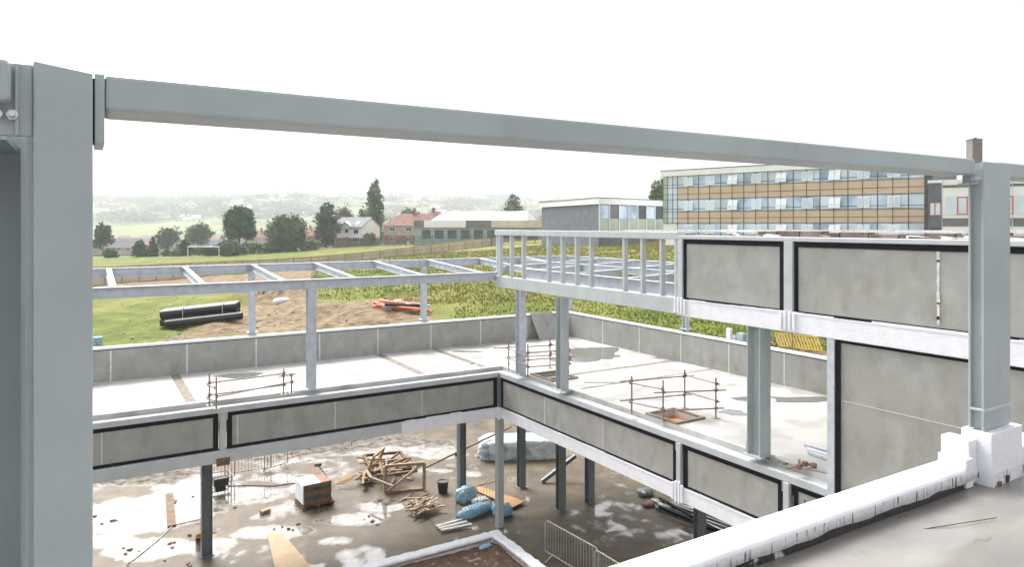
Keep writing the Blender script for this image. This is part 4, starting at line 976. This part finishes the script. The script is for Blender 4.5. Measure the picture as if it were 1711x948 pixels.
# white house
t = house(556, 192, 28, 10.2, 7.6, 4.9, 2.5, whitem, roofs, 'white rendered house with grey slate roof and brick ground floor', [(1.2,3.0,1.7,1.3),(4.4,3.2,1.2,1.1),(7.4,3.0,1.7,1.3),(1.0,.7,2.0,1.3),(7.0,.7,2.4,1.3)], [(4.6,1.0,roofr)], lower=(1.9, brick), zb=zz(409,192))
m = MB(); m.add([(3.0,-.5,4.6),(5.0,-.5,6.0),(7.0,-.5,4.6),(3.0,2.5,4.6),(5.0,2.5,6.0),(7.0,2.5,4.6)], [(0,2,1),(0,1,4,3),(1,2,5,4)]); part(m, 'gable_dormer', whitem, t)
m = MB(); m.bar((2.8,-.6,4.5),(5.0,-.6,6.1),.3,.2); m.bar((5.0,-.6,6.1),(7.2,-.6,4.5),.3,.2); part(m, 'dormer_roof', roofd, t)
for k in (3.2, 7.3): part(MB().add([(k,.95,5.75),(k+.8,.95,5.75),(k+.8,1.9,6.35),(k,1.9,6.35)], [(0,1,2,3)]), 'skylight', glassp, t)
# brick house
house(642, 185, 10, 13.5, 8, 5.2, 3.2, pebble, roofr, 'brick and pebbledash house with red tiled hipped roof left of the grey hall', twins(9, 2), [(6,1,white)], (7,), lower=(2.6, brick), hip=3.2, zb=zz(410,185))
house(700, 215, 0, 9, 8, 5.2, 3.0, brick, roofr, 'red roofed house peeping over the left end of the grey hall', twins(9,2), (), (4,), hip=3, zb=zz(398,215))
# red roofed houses behind trees
house(1000-108, 240, 20, 10, 8, 5.0, 3.2, brick, roofr, 'red roofed house showing just left of the grey walled block', twins(10,2), (), (), hip=3, zb=zz(395,240))
for i, (px, d, L, py, lab) in enumerate(((120, 315, 28, 429, 'red roofed terrace behind the dark roofed row at the far left'),
     (412, 320, 18, 415, 'brown red roofed house between the round tree and the broad bushy tree'),
     (498, 300, 13, 413, 'red roofed house between the broad bushy tree and the tall dark conifer'),
     (236, 330, 15, 427, 'red roofed house behind the small conifers'),
     (382, 325, 12, 424, 'red roofed house just left of the large round tree'))):
    house(px, d, -6+i*5, L, 8, 5.0, 3.0, pebble if i % 2 else brick, roofr, lab, twins(L, 2+(i % 2)), [(L/2-.5, 1, white)], (L*.3,), hip=2.5 if i % 2 else 0, zb=zz(py, d))
house(100, 282, 2, 30, 7.5, 4.8, 2.4, pebble, roofd, 'long terrace with dark slate roof at the far left', twins(30,8), [(6,1,white),(18,1,orframe)], (8,20), lower=(2.0, brick), zb=zz(434,282))
house(262, 280, 4, 21, 7.5, 4.8, 2.4, pebble, roofd, 'dark roofed terrace with brick bays left of the football goal', twins(21,6), [(3,1,orframe),(12,1,orframe)], (7,), lower=(2.4, brick), zb=zz(433,280))
house(347, 276, -4, 13, 7.5, 4.8, 2.2, pebble, roofd, 'short dark roofed house directly behind the football goal', twins(13,3), [(3,1,white)], (5,), zb=zz(432,276))
# site hut, cars none

# long grey hall
d0 = 168; X0, X1 = 692, 905
t = at_root('long_hall', X0, d0, 14, zz(408, d0), 'long low grey hall with silver pitched roof and banded fascia panels', 'hall')
p0 = Vector((*pd(X0, d0), 0)); ang_ = R(14); 
# length so that its right end meets px 905
tt = (X1-CX)/F; r0 = (X0-CX)/F*d0; L = (tt*d0-r0)/(math.cos(ang_)+tt*math.sin(ang_))
part(MB().box(0, L, 0, 16, -2, 4.4), 'wall', mat('hall_wall', (.30,.34,.35), .7, .1, .4), t)
fx = [0, .085, .42, .62, 1.0]; fmts = [greyb, seam, greyb, hoard]
for k in range(4): part(MB().box(L*fx[k]+.01, L*fx[k+1]-.01, -.4, 0, 4.0, 5.7), 'fascia_panel', [roofs, whitem, roofs, hoard][k], t)
m = MB(); m.add([(L*.12,1.5,5.7),(L*.88,1.5,5.7),(L*.84,8,7.9),(L*.16,8,7.9),(L*.12,14,5.7),(L*.88,14,5.7)], [(0,1,2,3),(3,2,5,4),(0,3,4),(1,5,2)]); part(m, 'roof', silverr, t)
m = MB()
for k in range(1, 22): u = L*(.16+.68*k/22); m.bar((L*(.12+.76*k/22),1.45,5.74), (u, 7.9, 7.94), .08, .06)
part(m, 'roof_ribs', whitem, t)
for k in range(9): part(MB().box(2+k*L/9.6, 4.2+k*L/9.6, -.05, -.005, 1.3, 3.4), 'window', glassd, t)

# grey block with glazed side
dC = 108; xC = 1000; zc = zz(332, dC); zg = 8.2
t = at_root('grey_block', xC, dC, 0, zg, 'flat roofed dark grey brick block with white fascia and glazed side', 'building')
def corner_wall(px0, dA, px1, dB): 
    a = Vector((*pd(px0, dA), 0)); b_ = Vector((*pd(px1, dB), 0)); return a, b_
rinv = Matrix.Rotation(R(31.3), 4, 'Z'); o0 = Vector((*pd(xC, dC), 0))
lp = lambda px, d: (rinv@(Vector((*pd(px, d), 0))-o0)).xy
A0 = lp(905, 128); B0 = lp(1000, 108); C0 = lp(1107, 121); D0 = lp(1005, 145)
h_ = zz(341, dC)-zg; ht = zz(331, dC)-zg
m = MB(); m.prism([A0, B0, C0, D0], -2, h_); part(m, 'wall', greyb, t)
gr = lambda p, k: Vector(p)+(Vector(p)-(Vector(A0)+Vector(C0))/2).normalized()*k
m = MB(); m.prism([gr(A0,.4), gr(B0,.4), gr(C0,.4), gr(D0,.4)], h_+.01, ht); part(m, 'fascia', whitem, t)
m = MB(); m.prism([gr(A0,.6), gr(B0,.6), gr(C0,.6), gr(D0,.6)], ht+.01, ht+.14); part(m, 'roof_edge', darkst, t)
u = (Vector(C0)-Vector(B0)); Lg = u.length; u.normalize(); nrm = Vector((u.y, -u.x))
def on_side(mb, s0, s1, z0, z1, k0, k1):
    q = [Vector(B0)+u*s0+nrm*k0, Vector(B0)+u*s1+nrm*k0, Vector(B0)+u*s1+nrm*k1, Vector(B0)+u*s0+nrm*k1]; mb.prism(q, z0, z1); return mb
nw = 7
for k in range(nw):
    s0, s1 = Lg*(k+.06)/nw, Lg*(k+.97)/nw
    part(on_side(MB(), s0, s1, h_-2.2, h_-.15, .02, .08), 'window', [glassb, glassd, glassb, glassb, glassd, glassp, glassd][k], t)
    part(on_side(MB(), s0, s1, h_-4.4, h_-2.25, .02, .08), 'spandrel', glassg, t)
m = MB()
for k in range(nw+1): on_side(m, Lg*k/nw-.05, Lg*k/nw+.09, h_-4.6, h_, .09, .22)
part(m, 'mullions', whitem, t)

# big curtain wall building
dN, dF = 82, 105; pN, pFx = 1545, 1108; zN = 8.2
a = Vector((*pd(pFx, dF), 0)); b_ = Vector((*pd(pN, dN), 0)); v_ = b_-a; Lc = v_.length; rz = math.atan2(v_.y, v_.x)
t = thing('glazed_school_block', (a.x, a.y, zN), 'three storey school block with tan panel bands and blue strip windows', 'building', rotz=rz)
zb1t = zz(314, 105*.985)-zN; zb1b = zb1t-(24*82/F+.05); st = 51.1*82/F; zb2t = zb1t-st; zb2b = zb2t-(21.7*82/F+.1); ztop = zb1t+1.75
part(MB().box(0, Lc, .15, 14, -2, ztop), 'wall', whitem, t)
part(MB().box(-.3, Lc+.2, -.25, 14.2, ztop+.01, ztop+.8), 'roof_fascia', whitem, t)
part(MB().box(-.35, Lc+.25, -.3, 14.3, ztop+.81, ztop+.92), 'roof_edge', greyb, t)
NPn = 19; x0_ = 2.4; pw = (Lc-x0_)/NPn
for z0, z1 in ((zb1b, zb1t), (zb2b, zb2t)): part(MB().box(x0_, Lc, .0, .149, z0, z1), 'tan_band', tan, t)
wmats = [glassb, glassp, glassb, glassp, glassb]; wr = random.Random(9)
for row, (z0, z1) in enumerate(((zb1t+.02, ztop-.02), (zb2t+.02, zb1b-.02), (zb2b-1.7, zb2b-.02))):
    part(MB().box(x0_, Lc, .06, .149, z0, z1), 'window_band', glassb if row else glassp, t)
    for k in range(NPn):
        u0 = x0_+k*pw; f_ = part(MB().box(u0+.06, u0+pw-.06, .0, .059, z0+.12, z1-.12), 'window', [glassp, glassb, glassb, glassp][wr.randrange(4)], t)
        if k % 2 == 1:                          # top hung sashes standing open
            op = .35 if (k % 4 == 1 and 4 < k < 15) else .10; zt_, zb_ = z1-.25, z0+.2
            for q in (0, 1):
                uu = u0-.55+q*.72; sm = MB(); sm.add([(uu,-.02,zt_),(uu+.66,-.02,zt_),(uu+.66,-.02-op,zb_),(uu,-.02-op,zb_),(uu,-.06,zt_),(uu+.66,-.06,zt_),(uu+.66,-.06-op,zb_),(uu,-.06-op,zb_)],
                    [(0,1,2,3),(7,6,5,4),(0,4,5,1),(1,5,6,2),(2,6,7,3),(3,7,4,0)])
                s1_ = part(sm, 'open_sash', whitem, t); s2_ = MB(); s2_.add([(uu+.07,-.066-.03*op,zt_-.1),(uu+.59,-.066-.03*op,zt_-.1),(uu+.59,-.066-op*.93,zb_+.1),(uu+.07,-.066-op*.93,zb_+.1)], [(0,1,2,3)])
                part(s2_, 'sash_pane', glassp, s1_)
for k in range(3):
    part(MB().box(.05+k*x0_/3, (k+1)*x0_/3-.05, .0, .149, zb2b+.05, ztop-.1), 'corner_glazing', glassg if k == 0 else glassp, t)
m = MB()
for k in range(NPn+1): m.box(x0_+k*pw-.03, x0_+k*pw+.03, -.06, .0, -1.5, ztop)
for k in range(3): m.box(k*x0_/3-.03, k*x0_/3+.03, -.05, .0, zb2b, ztop)
for z_ in (zb1t, zb1b, zb2t, zb2b, (zb1t+zb1b)/2-.1, (zb2t+zb2b)/2-.1, zb1t+.45, zb2t+.45): m.box(0, Lc, -.045, -.001, z_-.03, z_+.03)
part(m, 'mullions', mull, t)
part(MB().box(Lc+.01, Lc+.9, -.2, 14, -2, ztop-.3), 'end_pier', mull, t)
# stair tower and next block
dS = 79
t = at_root('stair_tower', 1551, dS, 31, 8.2, 'narrow grey stair tower with orange framed window', 'building'); t.scale = (.62, 1, 1)
part(MB().box(0, 2.2, 0, 8, -2, 6.6), 'wall', greyb, t); part(MB().box(-.1, 2.3, -.1, 8.1, 6.6, 6.9), 'roof_edge', whitem, t)
f_ = part(MB().box(.25, 1.95, -.06, -.005, 2.9, 4.4), 'window', orframe, t); part(MB().box(.35, .95, -.09, -.065, 3.0, 4.3).box(1.15, 1.85, -.09, -.065, 3.0, 4.3), 'pane', glassp, f_)
f_ = part(MB().box(.25, 1.95, -.06, -.005, .2, 1.5), 'window', mull, t)
t = at_root('white_banded_block', 1574, 78, 30, 8.2, 'white and blue banded school block with orange window frames', 'building')
part(MB().box(0, 16, 0, 10, -2, 6.9), 'wall', whitem, t)
part(MB().box(0, 16, -.04, -.001, 1.7, 2.6).box(0, 16, -.04, -.001, 6.0, 6.3), 'grey_band', roofs, t)
for k in range(5):
    for z0, z1 in ((3.0, 5.0), (-.4, 1.2)):
        f_ = part(MB().box(.4+k*3.2, 3.2+k*3.2, -.08, -.042, z0, z1), 'window', glassp, t)
        m = MB(); u0 = .4+k*3.2+1.0
        m.box(u0, u0+1.9, -.13, -.09, z1-.14, z1-.02); m.box(u0, u0+.12, -.13, -.09, z0+.1, z1-.14); m.box(u0+.9, u0+1.02, -.13, -.09, z0+.1, z1-.14); m.box(u0+1.78, u0+1.9, -.13, -.09, z0+.1, z1-.14); m.box(u0, u0+1.9, -.13, -.09, z0, z0+.1)
        part(m, 'window_frame', orframe, f_)
m = MB()
for k in range(6): m.box(k*3.2-.04, k*3.2+.04, -.08, -.001, -2, 6.9)
part(m, 'mullions', glassb, t)
t = at_root('chimney_stack', 1625, 95, 0, 9, 'dark square chimney stack rising above the steel beam', 'chimney')
ch = 233; part(MB().box(0, 1.35, 0, 1.35, 0, zz(ch, 95)-9), 'shaft', mat('chimney_brick', (.19,.165,.16), .85, .15, 2), t); part(MB().box(-.06, 1.41, -.06, 1.41, zz(ch,95)-9, zz(ch,95)-8.9), 'cap', greyb, t); part(MB().tube((.85,.7,zz(ch,95)-8.9),(.85,.7,zz(ch,95)-8.65),.2), 'vent', greyb, t)

# ------------------------------------------------------------------ TREES
def leaves(lobes, nleaf, size, seed, flat=.6):
    r_ = np.random.default_rng(seed); tot = sum(l_[3]*l_[4]*l_[5] for l_ in lobes); V = []
    for cx, cy, cz, rx, ry, rz_ in lobes:
        n_ = max(20, int(nleaf*(rx*ry*rz_)/tot)); nc = max(6, n_//9)
        dirs = r_.normal(size=(nc, 3)); dirs /= np.linalg.norm(dirs, axis=1)[:,None]; rad = r_.uniform(.2, 1.0, nc)**.55
        ctr = dirs*rad[:,None]
        idx = r_.integers(0, nc, n_); P_ = ctr[idx]+r_.normal(size=(n_,3))*.14
        V.append(P_*np.array([rx,ry,rz_])+np.array([cx,cy,cz]))
    P_ = np.concatenate(V); n_ = len(P_)
    u = r_.normal(size=(n_,3)); u /= np.linalg.norm(u, axis=1)[:,None]; w_ = r_.normal(size=(n_,3)); w_ = np.cross(u, w_); w_ /= np.linalg.norm(w_, axis=1)[:,None]
    s_ = (size*r_.uniform(.5, 1.25, n_))[:,None]
    vs = np.stack([P_-u*s_-w_*s_*flat, P_+u*s_-w_*s_*flat*.3, P_+u*s_*.6+w_*s_*flat, P_-u*s_*.5+w_*s_*flat*.8], 1).reshape(-1, 3)
    fs = np.arange(n_*4).reshape(-1, 4); return vs.tolist(), fs.tolist()
def tree(name, px, d, top, base, wpx, kind, m_, label, nleaf=2600, seed=1, cat='tree', grp=None, leaf=.34):
    x, y = pd(px, d); zt = zz(top, d); zg_ = min(zz(base, d), tz(x, y)+.5); H = zt-zg_; w_ = wpx*d/F
    t = thing(name, (x, y, zg_), label, cat, grp); r_ = random.Random(seed); lobes = []
    if kind == 'round':
        for k in range(11):
            a_ = r_.uniform(0, 6.28); q = r_.uniform(.1, .30)*w_; zc_ = H*r_.uniform(.38, .82)
            lobes.append((q*math.cos(a_), q*math.sin(a_), zc_, w_*r_.uniform(.17,.28), w_*r_.uniform(.17,.28), H*r_.uniform(.13,.2)))
        lobes.append((0,0,H*.62,w_*.36,w_*.36,H*.32))
    elif kind == 'bush':
        for k in range(9):
            a_ = r_.uniform(0, 6.28); q = r_.uniform(.1, .34)*w_
            lobes.append((q*math.cos(a_), q*math.sin(a_), H*r_.uniform(.25, .72), w_*r_.uniform(.16,.26), w_*r_.uniform(.16,.26), H*r_.uniform(.2,.3)))
        lobes.append((0,0,H*.45,w_*.4,w_*.36,H*.45))
    elif kind == 'cone':
        for k in range(16):
            f_ = k/15; ww = w_*.5*(1-f_**1.9*.86)*(.75+.25*min(1, f_*5))*r_.uniform(.88, 1.08); lobes.append((r_.uniform(-.05,.05)*w_, r_.uniform(-.05,.05)*w_, H*(.08+.86*f_), ww, ww, H*.085))
    elif kind == 'ovate':
        for k in range(20):
            f_ = k/19; ww = w_*.5*math.sin(math.pi*(.16+f_*.76))**.7*r_.uniform(.85, 1.1); lobes.append((r_.uniform(-.09,.09)*w_, r_.uniform(-.09,.09)*w_, H*(.06+.86*f_), ww, ww, H*.08))
        lobes.append((w_*.05, 0, H*.93, w_*.10, w_*.10, H*.07)); lobes.append((-w_*.16, 0, H*.87, w_*.09, w_*.09, H*.06))
    elif kind == 'poplar':
        for k in range(15):
            f_ = k/14; ww = w_*(.50+.25*math.sin(math.pi*min(1, f_*1.1)**.8))*(1-f_**1.4*.72); lobes.append((r_.uniform(-.12,.12)*w_, r_.uniform(-.1,.1)*w_, H*(.08+.87*f_), ww, ww, H*.07))
    vs, fs = leaves(lobes, int(nleaf*2.0), leaf, seed, .6)
    me = bpy.data.meshes.new('crown'); me.from_pydata(vs, [], fs); me.materials.append(m_); o = bpy.data.objects.new('crown', me); COL.objects.link(o); o.parent = t
    m = MB(); m.tube((0,0,-2), (0,0,H*.55), max(.12, w_*.035), 8, max(.05, w_*.015))
    for k in range(6):
        a_ = r_.uniform(0, 6.28); z0 = H*r_.uniform(.25,.5); m.tube((0,0,z0), (w_*.28*math.cos(a_), w_*.28*math.sin(a_), z0+H*.22), max(.05, w_*.012), 6, .03)
    part(m, 'trunk', bark, t); return t
TR = [
 ('round_tree',172,200,374,402,34,'round',leafdk,'dark bushy tree at the far left beside the near column',1500),
 ('round_tree',281,240,376,402,42,'round',leafdk,'low spreading dark tree left of the paler tree, behind the terraces',1600),
 ('round_tree',330,235,368,403,54,'round',leafmd,'paler green tree standing behind the terrace left of the big round tree',2200),
 ('round_tree',400,178,341,418,62,'round',leafdk,'largest round dark tree behind the field, right of the goal',5200),
 ('conifer',232,172,402,434,24,'ovate',conif,'small pointed conifer at the right end of the far left terrace',1100),
 ('conifer',255,172,396,434,21,'cone',conif,'taller of the two small conifers left of the brick bays',1100),
 ('conifer',310,173,399,430,18,'ovate',conif,'lone small conifer just left of the football goal',900),
 ('bush',187,171,415,434,28,'bush',leafmd,'round shrub in front of the far left terrace',700),
 ('bush',382,168,400,428,44,'bush',leafdk,'dark shrub mass under the largest round tree',1800),
 ('bush',350,170,409,428,34,'bush',leafdk,'dark shrub behind the goal crossbar',900),
 ('bush',380,164,402,428,26,'bush',leaflt,'pale green shrub right of the goal post',900),
 ('broad_tree',481,175,359,418,68,'bush',leafmd,'broad bushy mid green tree between red roofs',5000),
 ('tall_conifer',546,186,337,410,40,'ovate',conif,'tall dark conifer left of the white house',3200),
 ('round_tree',577,230,343,378,40,'round',leaflt,'pale green tree rising behind the white house roof',1500),
 ('round_tree',608,220,345,385,26,'round',leafdk,'dark tree at the left foot of the poplar',1300),
 ('poplar',628,205,297,405,31,'ovate',leafmd,'tall thin poplar with ragged top, tallest tree in the view',2600),
 ('bush',618,183,388,404,26,'bush',leafmd,'rounded shrub at the gable end of the white house',700),
 ('round_tree',686,250,346,368,42,'round',leafdk,'flat topped dark tree behind the brick house roof',1400),
 ('conifer',857,240,322,360,38,'ovate',leafmd,'broad grey green conifer above the hall roof',1900),
 ('round_tree',1102,150,298,345,40,'round',leafmd,'dark tree showing between the grey block and the glazed school block',1800),
 ('bush',510,182,401,418,26,'bush',leafmd,'low bush in the gap left of the tall conifer',600),
 ('bush',450,172,406,421,50,'bush',leafmd,'low hedge bush between the round tree and the broad tree',1100),
 ('bush',295,171,417,432,20,'bush',leafmd,'small shrub left of the lone conifer by the goal',500),
 ('bush',278,172,418,433,16,'bush',leaflt,'pale shrub in front of the brick bays',400)]
for i, q in enumerate(TR): tree(*q, seed=40+i, leaf=.30+.04*(q[2] > 190))
# hedge line at field edge
m = MB(); lob = []
for k in range(60):
    px = 300+k*3.9; d = 176-(px-300)*.01; x, y = pd(px, d); lob.append((x, y, tz(x,y)+.6+rs.random()*.8, 1.4, 1.2, rs.uniform(.9, 1.9)))
vs, fs = leaves(lob, 6000, .3, 77); me = bpy.data.meshes.new('hedge'); me.from_pydata(vs, [], fs); me.materials.append(leafmd); o = bpy.data.objects.new('hedge', me); COL.objects.link(o)
tag(o, 'long straggling hedge along the far edge of the mown field', 'hedge')
# far woods
lob = []; fr_ = random.Random(12)
for k in range(430):
    px = fr_.uniform(100, 960); d = fr_.choice([360, 1250, 1400, 1500, 1700, 1900, 2150, 2500] if px < 560 else [380, 620, 900, 1200, 1450, 1700, 1950, 2300])
    if d < 600 and px < 560 and k % 3: d = 1300
    d = d*fr_.uniform(.97, 1.03)+ (px-400)*.08
    x, y = pd(px, d); s_ = fr_.uniform(4, 9)*(1+d/1600); lob.append((x, y, tz(x,y)+s_*.5, s_*fr_.uniform(1.4, 3.2), s_*1.3, s_*.6))
vs, fs = leaves(lob, 52000, 2.3, 5); me = bpy.data.meshes.new('distant_woods'); me.from_pydata(vs, [], fs); me.materials.append(leafmd); o = bpy.data.objects.new('distant_woods', me); COL.objects.link(o)
tag(o, 'far hedgerows and woods on the misty hillside', 'woods', None, 'stuff')
# far village
hr = random.Random(31); protos = []
for k in range(4):
    L_ = hr.uniform(9, 20); m = MB().box(-L_/2, L_/2, -4, 4, -3, 5.5); m.add([(-L_/2-.3,-4.4,5.4),(L_/2+.3,-4.4,5.4),(L_/2+.3,0,8.8),(-L_/2-.3,0,8.8),(-L_/2-.3,4.4,5.4),(L_/2+.3,4.4,5.4)], [(0,1,2,3),(3,2,5,4),(0,3,4),(1,5,2)])
    o = m.build('far_house', [whitem, pebble, brick, whitem][k]); o.data.materials.append([roofs, roofs, roofr, whitem][k])
    for p in o.data.polygons:
        if p.index >= 6: p.material_index = 1
    protos.append(o)
for k in range(95):
    o = protos[k] if k < 4 else protos[hr.randrange(4)].copy()
    if k >= 4: COL.objects.link(o)
    px = hr.uniform(160, 900); d = hr.choice([620, 1250, 1400, 1600, 1800, 2100])*hr.uniform(.95, 1.05); x, y = pd(px, d)
    o.location = (x, y, tz(x, y)); o.rotation_euler = (0, 0, -R(31.3)+hr.uniform(-.5, .5)); s_ = hr.uniform(.8, 1.1); o.scale = (s_,)*3
    tag(o, 'tiny pale house on the misty hillside far behind', 'house', 'tiny houses on the misty hillside')

# ------------------------------------------------------------------ GRASS
def grass_patch(name, n_, test, hgt, m_, label, seed):
    r_ = np.random.default_rng(seed); px = r_.uniform(140, 1420, n_*3); d = np.exp(r_.uniform(math.log(30), math.log(130), n_*3))
    r0 = (px-CX)/F*d; X = CA*d+SA*r0; Y = SA*d-CA*r0; ok = test(px, d, X, Y); X, Y, d = X[ok][:n_], Y[ok][:n_], d[ok][:n_]; n_ = len(X); Z = terr(X, Y)
    a_ = r_.uniform(0, 6.28, n_); h_ = hgt*r_.uniform(.4, 1.3, n_)*(1+(d/80)*.3); w_ = .03+d*.0007; lx = r_.normal(0, .35, n_)*h_; ly = r_.normal(0, .35, n_)*h_
    v = np.stack([np.stack([X-np.cos(a_)*w_, Y-np.sin(a_)*w_, Z-.05], 1), np.stack([X+np.cos(a_)*w_, Y+np.sin(a_)*w_, Z-.05], 1), np.stack([X+lx, Y+ly, Z+h_], 1)], 1).reshape(-1, 3)
    me = bpy.data.meshes.new(name); me.from_pydata(v.tolist(), [], np.arange(n_*3).reshape(-1, 3).tolist()); me.materials.append(m_); o = bpy.data.objects.new(name, me); COL.objects.link(o); tag(o, label, 'grass', None, 'stuff')
g1 = mat('grass_blades', (.14,.19,.028), .8, scale=.25, col2=(.23,.26,.045), detail=5); g2 = mat('dry_blades', (.21,.22,.045), .85, scale=.25, col2=(.33,.28,.085), detail=5)
notpit = lambda X, Y: (Y > 39.6) | (X > 25)
grass_patch('rough_grass', 52000, lambda px, d, X, Y: notpit(X,Y)&((px > 520)|(d > 60)&(d < 80))&(fbm(X*.3, Y*.3) > .22)&(px > 420)&~((px < 760)&(d < 58)), .12, g1, 'rough green grass tufts on the bank beyond the parapet', 3)
grass_patch('dry_grass', 40000, lambda px, d, X, Y: notpit(X,Y)&(px > 640)&(d > 50)&(fbm(X*.2+4, Y*.2) > .30), .13, g2, 'tall dry yellow grass on the upper bank', 4)
# stones on the stripped earth
sr = np.random.default_rng(6); m = MB()
for k in range(520):
    px, py = sr.uniform(200, 760), sr.uniform(486, 575); x, y = gp(px, py, 3.4); 
    if y < 40: continue
    z = tz(x, y); s_ = sr.uniform(.03, .11); q = [(x+s_*math.cos(a_)*sr.uniform(.6,1.2), y+s_*math.sin(a_)*sr.uniform(.6,1.2)) for a_ in (0,1.3,2.6,3.9,5.1)]; m.prism(q, z-.05, z+s_*.6)
o = m.build('stones', earthm := mat('pale_stone', (.42,.36,.30), .9, .25, 4)); tag(o, 'pale stones and clods scattered over the stripped earth', 'stones', None, 'stuff')
